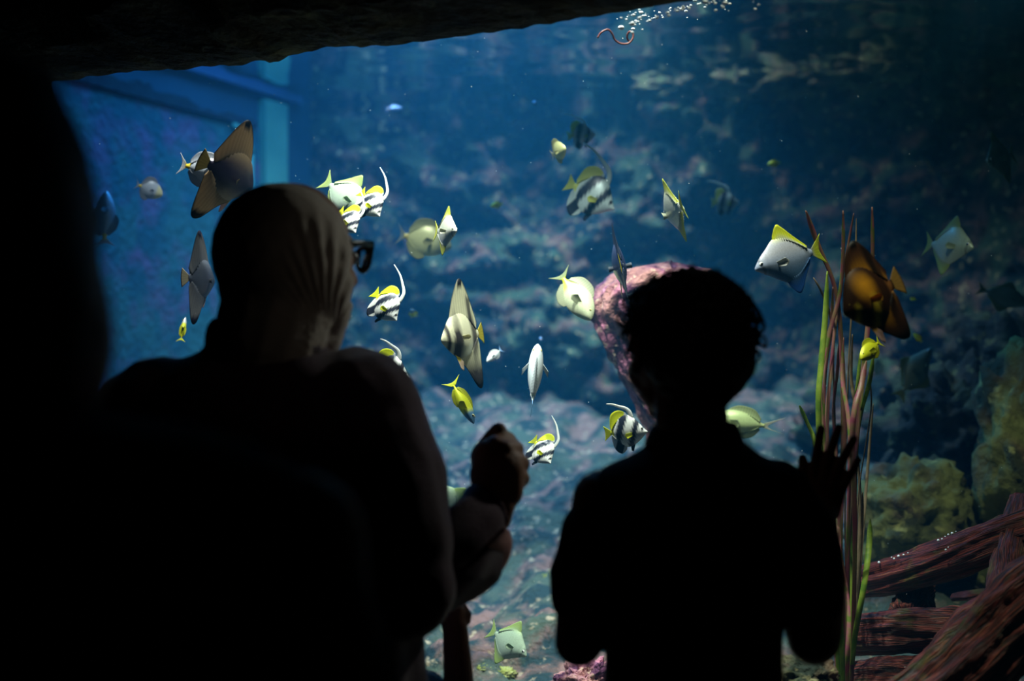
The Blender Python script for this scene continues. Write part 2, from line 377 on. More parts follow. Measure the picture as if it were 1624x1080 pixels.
def fin_mesh(name, base, edge, colf, th=0.010, nu=26, nv=7, bend=0.0, ysplay=0.0, yoff=0.0, base_th=0.0):
    """fin between a base line and an outer edge; rays raise fine ridges; thins towards the edge"""
    B = catmull([(x, z*(.74 if base_th else 1)) for x, z in base], nu); E = catmull([(x, z) for x, z in edge], nu); vs = []; cols = []
    for side in (1, -1):
        for i in range(nu+1):
            for j in range(nv+1):
                v = j/nv; x = B[i][0]+(E[i][0]-B[i][0])*v; z = B[i][1]+(E[i][1]-B[i][1])*v
                t = (th*(1-0.75*v)+base_th*(1-v)**2)*(0.75+0.25*(i % 2))*0.5
                vs.append((x, side*t+yoff+ysplay*v+bend*max(0, 0.1-x)**2, z)); c = colf(x, z, v, 1)
                cols.append(tuple(k*(0.82 if i % 2 else 1.0) for k in c))
    n = (nu+1)*(nv+1); fs = []
    idx = lambda s, i, j: s*n+i*(nv+1)+j
    for i in range(nu):
        for j in range(nv):
            fs.append((idx(0, i, j), idx(0, i+1, j), idx(0, i+1, j+1), idx(0, i, j+1)))
            fs.append((idx(1, i, j), idx(1, i, j+1), idx(1, i+1, j+1), idx(1, i+1, j)))
        for j in (0, nv): fs.append((idx(0, i, j), idx(0, i+1, j), idx(1, i+1, j), idx(1, i, j)))
    for i in (0, nu):
        for j in range(nv): fs.append((idx(0, i, j), idx(0, i, j+1), idx(1, i, j+1), idx(1, i, j)))
    me = from_pydata(name, vs, fs); set_col(me, cols); fix_normals(me); return me
def eye_mesh(name, x, z, y, r, iris, side):
    vs = []; fs = []; cols = []; n = 16
    rings = [(0.0, 1.0), (0.35, 0.93), (0.52, 0.85), (0.6, 0.8), (0.85, 0.5), (1.0, 0.0), (0.9, -0.5)]
    for rr, h in rings:
        for k in range(n):
            a = 2*pi*k/n; vs.append((x+r*rr*cos(a), side*(y+r*0.55*h), z+r*rr*sin(a))); cols.append((0.005, 0.005, 0.008) if rr < 0.55 else iris)
    for i in range(len(rings)-1):
        for k in range(n): fs.append((i*n+k, i*n+(k+1) % n, (i+1)*n+(k+1) % n, (i+1)*n+k))
    fs.append(tuple((len(rings)-1)*n+k for k in range(n)))
    me = from_pydata(name, vs, fs); set_col(me, cols); fix_normals(me); return me

W_ = (0.86, 0.88, 0.84); BK = (0.012, 0.018, 0.035); YE = (0.75, 0.80, 0.02); SIL = (0.62, 0.66, 0.66); CR = (0.85, 0.82, 0.55)
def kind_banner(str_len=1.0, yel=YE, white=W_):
    def col(x, z, v, s):
        q = x-0.38*z
        c = white
        c = mixc(c, BK, band(q, 0.225, 0.068)); c = mixc(c, BK, band(q, -0.12, 0.095))
        if x < -0.22: c = mixc(c, white, 1) if x > -0.27 else yel
        c = mixc(c, BK, band(x-0.2*z, 0.40, 0.018, 0.01) if z > -0.03 else 0)
        return c
    K = dict(x=(.5, .45, .38, .28, .16, .02, -.12, -.24, -.31, -.35), top=(-.045, .0, .09, .22, .33, .37, .33, .19, .08, .055), bot=(-.075, -.11, -.17, -.25, -.32, -.35, -.31, -.17, -.07, -.05),
             th=(.008, .03, .052, .075, .088, .088, .068, .036, .018, .010), col=col)
    fy = lambda x, z, v, s: yel
    def fd(x, z, v, s): return yel if x < 0.02 else white
    def fa(x, z, v, s): return BK if x-0.45*z > -0.03+0.08 else (white if x > -.27 else yel)
    def fa2(x, z, v, s):
        q = x-0.45*z; return mixc(white, BK, band(q, -0.02, 0.10))
    L_ = str_len
    K['fins'] = [
        ('dorsal_fin', [(.10, .33), (-.02, .35), (-.14, .30), (-.24, .18), (-.31, .07)], [(.06, .40), (-.06, .47), (-.20, .46), (-.31, .36), (-.35, .12)], fd, 0, 0),
        ('anal_fin', [(.02, -.33), (-.06, -.33), (-.14, -.28), (-.24, -.16), (-.31, -.06)], [(-.02, -.40), (-.12, -.48), (-.22, -.45), (-.31, -.32), (-.34, -.1)], fa2, 0, 0),
        ('tail_fin', [(-.34, .05), (-.345, .02), (-.345, -.02), (-.34, -.05)], [(-.50, .17), (-.475, .05), (-.475, -.05), (-.50, -.17)], fy, 0, 0),
        ('pelvic_fin', [(.20, -.26), (.17, -.28), (.13, -.30)], [(.12, -.46), (.07, -.44), (.07, -.34)], lambda x, z, v, s: BK, .02, 0.02),
        ('pectoral_fin', [(.20, -.03), (.19, -.07), (.18, -.11)], [(.06, -.04), (.03, -.10), (.08, -.16)], fy, .09, .085),
        ('pectoral_fin', [(.20, -.03), (.19, -.07), (.18, -.11)], [(.06, -.04), (.03, -.10), (.08, -.16)], fy, -.09, -.085)]
    K['streamer'] = [(.17, .28), (.15, .40), (.08, .47+.03*L_), (-.04-.04*L_, .50+.08*L_), (-.10-.16*L_, .52+.14*L_), (-.10-.36*L_, .52+.18*L_)]
    K['eye'] = (.385, .015, .040, .030, (0.05, 0.04, 0.03)); K['scol'] = white
    return K
def kind_bat(body=CR, dark=(0.03, 0.025, 0.03), edge=(0.01, 0.01, 0.012), tail=(0.65, 0.55, 0.05), finc=None, tall=1.0, plain_=False, mid=None):
    finc = finc or body
    def col(x, z, v, s):
        q = x+0.05*z; c = body
        if mid: c = mixc(body, mid, (1-abs(z)/0.42)*1.4 if True else 0)
        if not plain_:
            c = mixc(c, dark, band(x, 0.385, 0.032, 0.012)*0.95)
            c = mixc(c, dark, band(q, 0.21, 0.058+0.02*(z < 0), 0.02)*(0.97 if z < 0.12 else 0.6))
            c = mixc(c, dark, band(x, -0.19, 0.075, 0.03)*(0.9 if z > -0.30 else 1))
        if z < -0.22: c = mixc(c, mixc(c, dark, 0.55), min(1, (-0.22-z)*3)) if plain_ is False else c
        return c
    T = tall
    K = dict(x=(.5, .46, .40, .31, .20, .07, -.06, -.18, -.26, -.31, -.34), top=(.0, .07, .16, .28, .37, .41, .37, .25, .13, .07, .06), bot=(-.06, -.11, -.18, -.27, -.35, -.38, -.35, -.23, -.12, -.07, -.06),
             th=(.010, .035, .058, .080, .092, .092, .075, .045, .028, .018, .012), col=col)
    def fd(x, z, v, s):
        c = mixc(finc, col(x, 0.31, 0, 1), max(0, 1-v*1.6)); c = mixc(c, edge, 1 if (v > 0.88 or z > 0.41+0.40*T) else 0)
        if not plain_: c = mixc(c, dark, band(x+0.05*z, -0.16, 0.045, 0.03)*0.8*(z < .62))
        return c
    def fa(x, z, v, s):
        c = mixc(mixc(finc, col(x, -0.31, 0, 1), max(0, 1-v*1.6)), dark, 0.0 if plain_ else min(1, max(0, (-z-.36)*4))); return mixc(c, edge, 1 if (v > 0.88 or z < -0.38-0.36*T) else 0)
    def ft(x, z, v, s): return mixc(tail, edge, 1 if (v > 0.86 or v < .12) else 0)
    K['fins'] = [
        ('dorsal_fin', [(.30, .26), (.17, .34), (.02, .35), (-.14, .26), (-.28, .09)], [(.27, .33), (.13, .43+.24*T), (-.06, .43+.50*T), (-.19, .41+.34*T), (-.34, .18)], fd, 0, 0),
        ('anal_fin', [(.26, -.29), (.14, -.34), (.0, -.33), (-.14, -.24), (-.28, -.09)], [(.20, -.38), (.06, -.42-.12*T), (-.13, -.42-.44*T), (-.27, -.40-.40*T), (-.33, -.17)], fa, 0, 0),
        ('tail_fin', [(-.33, .055), (-.335, .02), (-.335, -.02), (-.33, -.055)], [(-.48, .19), (-.50, .06), (-.50, -.06), (-.48, -.19)], ft, 0, 0),
        ('pelvic_fin', [(.27, -.29), (.23, -.32), (.19, -.34)], [(.22, -.52), (.17, -.56), (.15, -.42)], lambda x, z, v, s: mixc(tail, (.6, .4, .5), .6 if v > .3 else 0), .03, .02),
        ('pectoral_fin', [(.16, .0), (.155, -.03), (.15, -.06)], [(.07, .01), (.04, -.04), (.07, -.09)], lambda x, z, v, s: mixc(body, tail, .12), .12, .085),
        ('pectoral_fin', [(.16, .0), (.155, -.03), (.15, -.06)], [(.07, .01), (.04, -.04), (.07, -.09)], lambda x, z, v, s: mixc(body, tail, .12), -.12, -.085)]
    K['bat'] = 1; K['eye'] = (.395, .03, .052, .030, (0.5, 0.35, 0.1) if not plain_ else (0.1, 0.08, 0.05))
    return K
def kind_moony(body=SIL, finc=YE, belly=None, tailc=None, analc=None):
    belly = belly or body; tailc = tailc or finc; analc = analc or finc
    def col(x, z, v, s):
        c = mixc(belly, body, (z+0.03)*3.5+0.5); c = mixc(c, finc, (z-.24)*9)
        if x > .30: c = mixc(c, tuple(k*0.75 for k in c), band(x, .34, .012, .01))
        c = mixc(c, (0.03, 0.03, 0.04), band(x-.2*z, .405, .014, .012)*.6)
        return c
    K = dict(x=(.5, .455, .39, .29, .18, .06, -.06, -.18, -.26, -.30, -.33), top=(.0, .055, .12, .20, .29, .33, .29, .18, .09, .05, .04), bot=(-.035, -.065, -.11, -.18, -.26, -.32, -.30, -.19, -.09, -.05, -.04),
             th=(.010, .030, .048, .064, .072, .070, .054, .034, .018, .012, .010), col=col)
    fd = lambda x, z, v, s: mixc(body, finc, v*2.0); fa = lambda x, z, v, s: mixc(belly, analc, v*2.0); ft = lambda x, z, v, s: mixc(body, tailc, .2+v*2)
    K['fins'] = [
        ('dorsal_fin', [(.18, .28), (.08, .32), (-.02, .31), (-.14, .22), (-.27, .08)], [(.15, .34), (.06, .47), (-.01, .42), (-.13, .27), (-.28, .10)], fd, 0, 0),
        ('anal_fin', [(.14, -.28), (.05, -.32), (-.04, -.31), (-.15, -.22), (-.27, -.08)], [(.10, -.34), (.00, -.47), (-.07, -.43), (-.16, -.28), (-.28, -.10)], fa, 0, 0),
        ('tail_fin', [(-.32, .04), (-.325, .015), (-.325, -.015), (-.32, -.04)], [(-.50, .21), (-.44, .05), (-.44, -.05), (-.50, -.21)], ft, 0, 0),
        ('pectoral_fin', [(.24, .0), (.23, -.03), (.22, -.06)], [(.12, .03), (.08, -.03), (.13, -.08)], lambda x, z, v, s: mixc(body, finc, .12), .10, .062),
        ('pectoral_fin', [(.24, .0), (.23, -.03), (.22, -.06)], [(.12, .03), (.08, -.03), (.13, -.08)], lambda x, z, v, s: mixc(body, finc, .12), -.10, -.062)]
    K['eye'] = (.405, .025, .040, .036, (0.75, 0.76, 0.7))
    return K
def kind_tang(body=(0.55, 0.60, 0.70), ped=(0.85, 0.65, 0.05), tailc=(0.8, 0.82, 0.85), h=1.0, head=None, rear=None):
    def col(x, z, v, s):
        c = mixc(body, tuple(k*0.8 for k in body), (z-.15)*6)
        if head: c = mixc(c, head, (x-.22)*12)
        if rear: c = mixc(c, rear, (-.1-x)*12)
        c = mixc(c, ped, band(x, -.31, .05, .02)); return c
    K = dict(x=(.5, .45, .37, .26, .12, -.02, -.14, -.24, -.30, -.35), top=tuple(k*h for k in (.0, .07, .14, .20, .24, .23, .18, .10, .045, .035)), bot=tuple(k*h for k in (-.05, -.10, -.15, -.20, -.23, -.22, -.17, -.09, -.045, -.035)),
             th=(.015, .045, .065, .08, .085, .075, .055, .032, .018, .012), col=col)
    fin = lambda x, z, v, s: mixc(body, tailc if x < -.33 else tuple(k*.55 for k in body), .3+.7*v)
    K['fins'] = [
        ('dorsal_fin', [(.24, .20*h), (.10, .235*h), (-.04, .22*h), (-.16, .16*h), (-.27, .07*h)], [(.20, .25*h), (.08, .32*h), (-.06, .32*h), (-.19, .27*h), (-.29, .12*h)], fin, 0, 0),
        ('anal_fin', [(.10, -.22*h), (.0, -.22*h), (-.1, -.19*h), (-.18, -.14*h), (-.27, -.06*h)], [(.06, -.27*h), (-.04, -.31*h), (-.14, -.28*h), (-.21, -.23*h), (-.29, -.1*h)], fin, 0, 0),
        ('tail_fin', [(-.34, .035), (-.345, .01), (-.345, -.01), (-.34, -.035)], [(-.50, .20), (-.43, .06), (-.43, -.06), (-.50, -.20)], lambda x, z, v, s: mixc(ped, tailc, v*3), 0, 0),
        ('pectoral_fin', [(.22, .02), (.21, -.02), (.20, -.06)], [(.08, .04), (.03, -.04), (.08, -.10)], fin, .10, .075),
        ('pectoral_fin', [(.22, .02), (.21, -.02), (.20, -.06)], [(.08, .04), (.03, -.04), (.08, -.10)], fin, -.10, -.075)]
    K['eye'] = (.37, .05, .058, .028, (0.6, 0.55, 0.2))
    return K
KINDS = {
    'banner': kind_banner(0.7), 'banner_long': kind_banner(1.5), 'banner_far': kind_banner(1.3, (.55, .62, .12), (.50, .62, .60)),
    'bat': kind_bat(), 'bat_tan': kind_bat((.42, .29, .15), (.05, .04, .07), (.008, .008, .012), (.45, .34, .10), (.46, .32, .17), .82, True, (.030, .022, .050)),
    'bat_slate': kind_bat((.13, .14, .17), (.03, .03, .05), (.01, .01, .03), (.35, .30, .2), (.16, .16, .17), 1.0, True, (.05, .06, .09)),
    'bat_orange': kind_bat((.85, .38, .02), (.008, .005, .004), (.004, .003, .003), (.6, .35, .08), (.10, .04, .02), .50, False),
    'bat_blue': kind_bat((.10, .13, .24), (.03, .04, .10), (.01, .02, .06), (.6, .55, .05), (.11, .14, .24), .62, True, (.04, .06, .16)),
    'moony': kind_moony((.48, .49, .54), YE, (.13, .30, .60), (.62, .68, .03), (.03, .16, .60)),
    'moony_pale': kind_moony((.66, .68, .55), (.68, .72, .10), (.62, .64, .62)),
    'moony_green': kind_moony((.45, .58, .42), (.45, .60, .20), (.40, .50, .42)),
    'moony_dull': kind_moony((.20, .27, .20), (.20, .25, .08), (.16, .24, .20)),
    'moony_yellow': kind_moony((.70, .74, .30), (.70, .76, .05), (.60, .66, .55), (.35, .40, .2)),
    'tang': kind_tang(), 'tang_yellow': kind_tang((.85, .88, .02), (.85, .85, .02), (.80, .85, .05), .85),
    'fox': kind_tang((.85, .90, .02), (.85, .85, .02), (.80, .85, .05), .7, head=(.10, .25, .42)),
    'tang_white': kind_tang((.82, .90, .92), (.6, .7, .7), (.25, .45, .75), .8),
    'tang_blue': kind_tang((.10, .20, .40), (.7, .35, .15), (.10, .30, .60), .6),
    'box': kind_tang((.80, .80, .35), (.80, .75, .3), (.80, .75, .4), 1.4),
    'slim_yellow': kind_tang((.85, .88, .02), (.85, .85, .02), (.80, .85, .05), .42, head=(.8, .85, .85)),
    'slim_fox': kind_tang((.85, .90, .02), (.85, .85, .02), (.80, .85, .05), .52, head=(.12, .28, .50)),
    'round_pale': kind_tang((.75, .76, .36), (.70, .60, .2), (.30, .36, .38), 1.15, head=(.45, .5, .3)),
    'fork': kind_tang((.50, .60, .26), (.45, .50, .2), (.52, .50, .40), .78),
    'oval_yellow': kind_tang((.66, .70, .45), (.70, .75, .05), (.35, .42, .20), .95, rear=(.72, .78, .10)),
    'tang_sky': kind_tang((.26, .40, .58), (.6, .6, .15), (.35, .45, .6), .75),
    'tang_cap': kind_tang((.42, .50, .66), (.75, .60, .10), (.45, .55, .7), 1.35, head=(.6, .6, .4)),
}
KINDS['fork']['fins'][2] = ('tail_fin', [(-.34, .035), (-.345, .01), (-.345, -.01), (-.34, -.035)], [(-.66, .17), (-.43, .03), (-.43, -.03), (-.68, -.09)], KINDS['fork']['fins'][2][3], 0, 0)
def orange_col(x, z, v, s):
    # dark brown with an orange patch high on the flank, yellow bars low behind the head
    c = (.045, .016, .006)
    c = mixc(c, (.95, .42, .02), 1.3-math.hypot((x-.12)/.15, (z-.14)/.17)*1.0 if True else 0)
    for q0, w_ in ((.33, .028), (.06, .05)): c = mixc(c, (.70, .52, .04), band(x+.25*z, q0, w_, .04)*(z < .0))
    c = mixc(c, (.30, .12, .03), band(x, -.27, .04, .04)); return c
KINDS['bat_orange']['col'] = orange_col
PROTO = {}
def fish_parts(kind, bend):
    key = (kind, bend)
    if key in PROTO: return PROTO[key]
    K = KINDS[kind]; parts = [('body', body_mesh('fish_body', K, bend), 'fish_skin')]
    for (nm, ba, ed, cf, sp, yo) in K['fins']:
        parts.append((nm, fin_mesh(nm, ba, ed, cf, bend=bend, ysplay=sp, yoff=yo, nu=26 if nm in ('dorsal_fin', 'anal_fin') else 12, base_th=.07 if nm in ('dorsal_fin', 'anal_fin') else 0), 'fish_fin'))
    if 'streamer' in K:
        pts = catmull(K['streamer'], 18); bm = bmesh.new()
        tube(bm, [(x, 0, z) for x, z in pts], [(0.050*(1-i/18)**0.8+0.008, 0.012*(1-i/18)+.004) for i in range(19)], 8, flat=(1, 0, 0.3))
        me = bm_mesh(bm, 'dorsal_streamer'); set_col(me, [K['scol']]*len(me.vertices)); parts.append(('dorsal_streamer', me, 'fish_fin'))
    ex, ez, ey, er, ir = K['eye']
    for s in (1, -1): parts.append(('eye', eye_mesh('fish_eye', ex, ez, ey*0.82, er, ir, s), 'fish_eye'))
    PROTO[key] = parts; return parts
def fish(name, kind, px, py, Y, Lpx, yaw, tilt, label, pitch=0, roll=0, bend=0.0, squash=1.0, group=None):
    """a fish whose length would span Lpx at its distance; yaw 0 swims right, 180 left, 90 away from us; tilt turns it in the picture (anticlockwise)"""
    r = empty(name, P(px, py, Y), label, 'fish', group)
    s = Lpx/F*Y
    R = Matrix.Rotation(radians(-tilt), 4, 'Y') @ Matrix.Rotation(radians(yaw), 4, 'Z') @ Matrix.Rotation(radians(-pitch), 4, 'Y') @ Matrix.Rotation(radians(roll), 4, 'X')
    r.rotation_euler = R.to_euler(); r.scale = (s, s, s*squash)
    for (nm, me, mt) in fish_parts(kind, bend): link(nm, me, M[mt], r)
    return r
BF, BT, MO, TG, RF = 'bannerfish', 'batfish', 'moonyfish', 'tang', 'rabbitfish'
# ---- left of the veiled head
fish(TG, 'tang', 325, 270, 3.10, 92, 0, -14, 'silver-blue tang with yellow tail base, half behind the tall tan batfish', bend=0.2)
fish(BT, 'bat_tan', 362, 276, 3.00, 108, 48, -26, 'tall tan and purple batfish seen from behind, just left above the veiled head', bend=.3)
fish('angelfish', 'tang_cap', 236, 300, 3.5, 46, 20, -10, 'small blurred round blue fish with yellow nape in the open blue at left', pitch=-10)
fish('surgeonfish', 'tang_sky', 166, 348, 3.6, 98, 20, 84, 'blurred pale blue fish upright beside the dark foreground head', pitch=10)
fish(BT, 'bat_slate', 319, 442, 3.00, 82, 72, -1, 'slate-grey batfish seen edge-on, left of the veiled head', bend=0.4)
fish('wrasse', 'slim_yellow', 290, 523, 3.2, 42, 20, 84, 'tiny slender yellow and white fish above the left shoulder')
# ---- right of the veiled head
fish(MO, 'moony_green', 545, 310, 3.10, 92, -15, -38, 'pale silver-yellow moonyfish directly behind two bannerfish at the top of the veil')
fish(BF, 'banner_long', 588, 322, 2.98, 62, -28, -48, 'bannerfish with long white streamer farthest right of the trio by the veil')
fish(BF, 'banner_long', 552, 350, 2.90, 60, -35, -48, 'bannerfish nearest the eyeglasses, partly behind the veil')
fish('grouper', 'round_pale', 672, 380, 3.75, 92, -8, -12, 'blurred round pale yellow fish behind the upright silver moonyfish')
fish(MO, 'moony_pale', 706, 366, 2.95, 84, -62, -6, 'upright silver moonyfish facing us, pointed fin on top, upper middle', roll=0)
fish('damselfish', 'tang_yellow', 788, 325, 4.0, 22, 190, 10, 'tiny yellow fish alone in the blue of the upper middle')
fish(BF, 'banner_long', 612, 484, 2.90, 68, -26, -46, 'bannerfish just below the eyeglasses, heading down to the right')
fish('damselfish', 'fox', 655, 497, 3.8, 34, 250, -80, 'tiny blurred yellow and teal fish right of the bannerfish under the glasses')
fish(BF, 'banner', 617, 588, 2.88, 72, -14, -12, 'sharp bannerfish in profile facing right, above the veiled person\'s arm')
fish(BF, 'banner_long', 628, 694, 2.92, 66, -45, -48, 'bannerfish mostly behind the sleeve of the raised arm, only its curved back showing')
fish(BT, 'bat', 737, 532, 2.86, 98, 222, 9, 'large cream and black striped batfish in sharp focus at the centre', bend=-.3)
fish('damselfish', 'tang_white', 784, 563, 3.3, 34, 200, 40, 'small pale fish peeking out under the tail of the striped batfish')
fish(RF, 'slim_fox', 733, 636, 2.90, 84, -20, -60, 'slender bright yellow fish with blue head, diving below the striped batfish')
fish(TG, 'tang_white', 848, 598, 2.92, 120, 90, -6, 'white-blue fish showing its back and both side fins, right of the striped batfish', pitch=62)
fish(BF, 'banner_long', 860, 714, 2.90, 60, -40, -48, 'bannerfish right beside the raised fist')
fish(MO, 'moony_green', 704, 800, 3.3, 92, 200, -60, 'large pale greenish fish half hidden between arm and sleeve of the veiled person')
fish(MO, 'moony_green', 805, 1018, 3.05, 84, -35, -28, 'pale greenish moonyfish low in the middle, right of the small child\'s hand')
fish('boxfish', 'box', 885, 240, 3.35, 46, -60, 20, 'lumpy pale yellow fish above the blurred bannerfish, upper middle')
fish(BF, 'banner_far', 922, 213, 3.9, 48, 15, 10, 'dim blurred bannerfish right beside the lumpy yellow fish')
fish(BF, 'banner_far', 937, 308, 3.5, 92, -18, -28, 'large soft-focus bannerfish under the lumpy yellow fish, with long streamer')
fish('damselfish', 'tang_blue', 848, 162, 3.9, 26, 75, 85, 'tiny blue and orange fish high in the middle')
# ---- above the child
fish(MO, 'moony_pale', 1070, 333, 2.95, 114, 98, 20, 'silver moonyfish seen on edge with yellow fins, above the curly head')
fish(BT, 'bat_blue', 984, 420, 2.92, 92, 96, 12, 'dark blue fish on edge with spread yellow fins, left above the curly head', bend=.3)
fish(MO, 'oval_yellow', 912, 468, 3.15, 100, -22, -56, 'yellow-green moonyfish diving in front of the pink coral rock')
fish('damselfish', 'tang_blue', 858, 537, 3.6, 22, 75, 60, 'tiny pale blue fish above the head-on white fish')
fish(BF, 'banner', 992, 684, 2.80, 72, -22, 8, 'bannerfish with yellow tail passing behind the standing child\'s neck')
fish('trevally', 'fork', 1176, 670, 3.3, 104, 176, -8, 'pale yellow fork-tailed fish above the standing child\'s right shoulder')
# ---- right side
fish(MO, 'moony', 1252, 410, 2.78, 122, 192, 16, 'large silver-blue moonyfish with yellow dorsal and tail fins beside the tall grass')
fish(BT, 'bat_orange', 1384, 468, 2.42, 134, 206, 26, 'near blurred orange and black batfish in front of the tall grass blades')
fish(TG, 'tang_yellow', 1381, 554, 2.72, 66, 218, 34, 'bright yellow fish directly under the orange and black batfish')
fish(MO, 'moony_green', 1504, 389, 3.4, 102, -58, -12, 'blurred greenish-silver moonyfish facing us at the far right')
fish(MO, 'moony_dull', 1588, 250, 3.6, 92, 222, 18, 'dark green moonyfish by the rock at the upper right edge')
fish('surgeonfish', 'moony_dull', 1450, 592, 3.8, 110, 20, 52, 'faint dark grey-green fish rising in front of the right-hand reef', squash=.6)
fish('surgeonfish', 'moony_dull', 1592, 470, 3.9, 90, -5, -18, 'very dim fish below the greenish-silver moonyfish at the right edge', squash=.6)
fish('damselfish', 'tang_yellow', 1228, 259, 4.2, 22, 185, 8, 'tiny yellow fish high above the silver-blue moonyfish')
fish('damselfish', 'tang_yellow', 1448, 474, 3.7, 20, 100, 60, 'tiny yellow fish right of the orange and black batfish')
fish('damselfish', 'tang_yellow', 1456, 536, 3.7, 20, 160, -50, 'tiny yellow fish just below the lower tip of the orange and black batfish')
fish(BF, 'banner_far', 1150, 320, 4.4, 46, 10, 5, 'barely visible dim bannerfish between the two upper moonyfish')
fish('damselfish', 'tang_blue', 624, 172, 4.8, 30, 30, 10, 'small faint pinkish-blue fish high in the blue left of centre')
# ================================================================ ROCKS, WOOD, GRASS, BUBBLES
random.seed(5)
def rock(name, c, r, seed, m, label, amp=0.22, sub=5, rot=0, group=None, cat='rock', freq=2.2):
    bm = bmesh.new(); bmesh.ops.create_icosphere(bm, subdivisions=sub, radius=1)
    off = Vector((seed*3.7, seed*1.3, -seed*2.1))
    for v in bm.verts:
        n = v.co.normalized()
        d = 1+amp*1.4*noise.fractal(n*freq+off, 1, 2, 3)+amp*0.6*noise.fractal(n*freq*3+off, .9, 2.1, 5)+0.05*abs(noise.noise(n*freq*7+off))
        v.co = Vector((n.x*r[0], n.y*r[1], n.z*r[2]))*d
    bmesh.ops.rotate(bm, verts=bm.verts, matrix=Matrix.Rotation(rot, 3, 'Z'))
    me = bm_mesh(bm, name); o = link(name, me, m); o.location = c; return tag(o, label, cat, group)
rock('reef_rock', P(1448, 826, 3.7), (.155, .16, .165), 3, M['rock_olive'], 'rounded olive mossy boulder behind the upper driftwood log', .2, cat='rock')
rock('reef_rock', P(1640, 750, 3.6), (.14, .2, .30), 8, M['rock_olive'], 'tall brown-green rock at the right edge above the driftwood', .25)
rock('reef_rock', P(1515, 690, 4.3), (.20, .2, .20), 11, M['rock_dark'], 'dark rock left behind the tall brown-green edge rock', .3)
rock('reef_rock', P(1600, 620, 4.6), (.26, .25, .22), 14, M['rock_dark'], 'dark rock ledge above the tall edge rock at the far right', .3)
rock('reef_rock', P(1390, 690, 4.9), (.24, .25, .22), 17, M['rock_back'], 'bluish shadowed rock behind the middle of the tall grass', .3)
rock('reef_rock', P(1268, 1085, 2.62), (.075, .09, .055), 21, M['rock_ledge'], 'small brown stone between the standing child and the tall grass', .2)
rock('reef_rock', P(1500, 868, 3.6), (.06, .07, .06), 23, M['rock_dark'], 'small dark round stone at the right foot of the mossy boulder', .2)
for (x, y, Y, a, b_, c_, sd) in [(1165, 112, 5.5, .17, .14, .07, 41), (1250, 108, 5.4, .20, .16, .09, 42), (1350, 112, 5.3, .16, .15, .07, 43), (1055, 108, 5.6, .13, .12, .045, 44), (1420, 118, 5.1, .12, .12, .06, 45)]:
    rock('reef_ledge', Vector((P(x, y, Y).x, Y, 2.395-.006*(sd-41))), (a*.9, b_*.6, c_*.75), sd, M['rock_ledge'], {41: 'olive rock knob breaking the waterline, second along the row', 42: 'largest olive rock knob at the waterline, mirrored in the surface above', 43: 'olive rock knob at the waterline, third along the row', 44: 'low brown rock knob at the left end of the waterline row', 45: 'small olive rock knob at the right end of the waterline row'}[sd], .35, 4)
# leaning pink coral-crusted column behind the child
def pink_column():
    ctr = [(1062, 420, 50), (1035, 445, 78), (1000, 488, 68), (1008, 530, 58), (1028, 575, 52), (1050, 620, 48), (1085, 700, 48), (1095, 800, 52), (1095, 900, 56), (1090, 1010, 60), (1085, 1100, 75), (1080, 1300, 90)]
    sm = catmull(ctr, 90); seg = 64; vs = []; fs = []
    for i, (x, y, wd) in enumerate(sm):
        c = P(x, y, 3.5); r = wd/F*3.5
        if i < 5: r *= (i+0.3)/5.3
        for k in range(seg):
            a = 2*pi*k/seg; d = Vector((cos(a), sin(a), 0)); q = Vector((cos(a)*1.5, sin(a)*1.5, c.z*5))
            rr = r*(1+0.32*noise.fractal(q*1.1, 1, 2, 4)+0.16*noise.fractal(q*3.5, .9, 2, 4)+.12*abs(noise.noise(q*6)))
            vs.append(c+d*rr+Vector((0, 0, 0.02*noise.noise(q*3))))
    for i in range(len(sm)-1):
        for k in range(seg): fs.append((i*seg+k, i*seg+(k+1) % seg, (i+1)*seg+(k+1) % seg, (i+1)*seg+k))
    fs.append(tuple(range(seg))); fs.append(tuple((len(sm)-1)*seg+k for k in range(seg)))
    me = from_pydata('coral_rock', vs, fs); fix_normals(me)
    tag(link('coral_rock', me, M['rock_pink']), 'leaning rock column crusted with pink coral, rising behind the curly head', 'coral rock')
pink_column()
rock('coral_rock', P(932, 1085, 3.0), (.055, .06, .05), 31, M['rock_pink'], 'low pink encrusted rock beside the standing child\'s lowered elbow', .35, cat='coral rock')
# small pale growths on the rubble
for (x, y, Y, s, lb) in [(768, 1066, 3.35, .020, 'yellow-green polyp tuft on the rubble under the low moonyfish, leftmost of three'), (803, 1070, 3.35, .016, 'yellow-green polyp tuft on the rubble right under the low moonyfish'),
                         (873, 918, 4.0, .018, 'bright yellow polyp tuft on the reef slope close to the standing child\'s sleeve'), (817, 1050, 3.4, .014, 'pale polyp tuft at the tail of the low moonyfish')]:
    rock('polyp_tuft', P(x, y, Y), (s*1.3, s, s*.8), x, noise_mat('polyp_yellow', [(.4, (.25, .28, .03)), (.6, (.5, .5, .18))], 40, .6, .5), lb, .5, 4, cat='coral', freq=4)

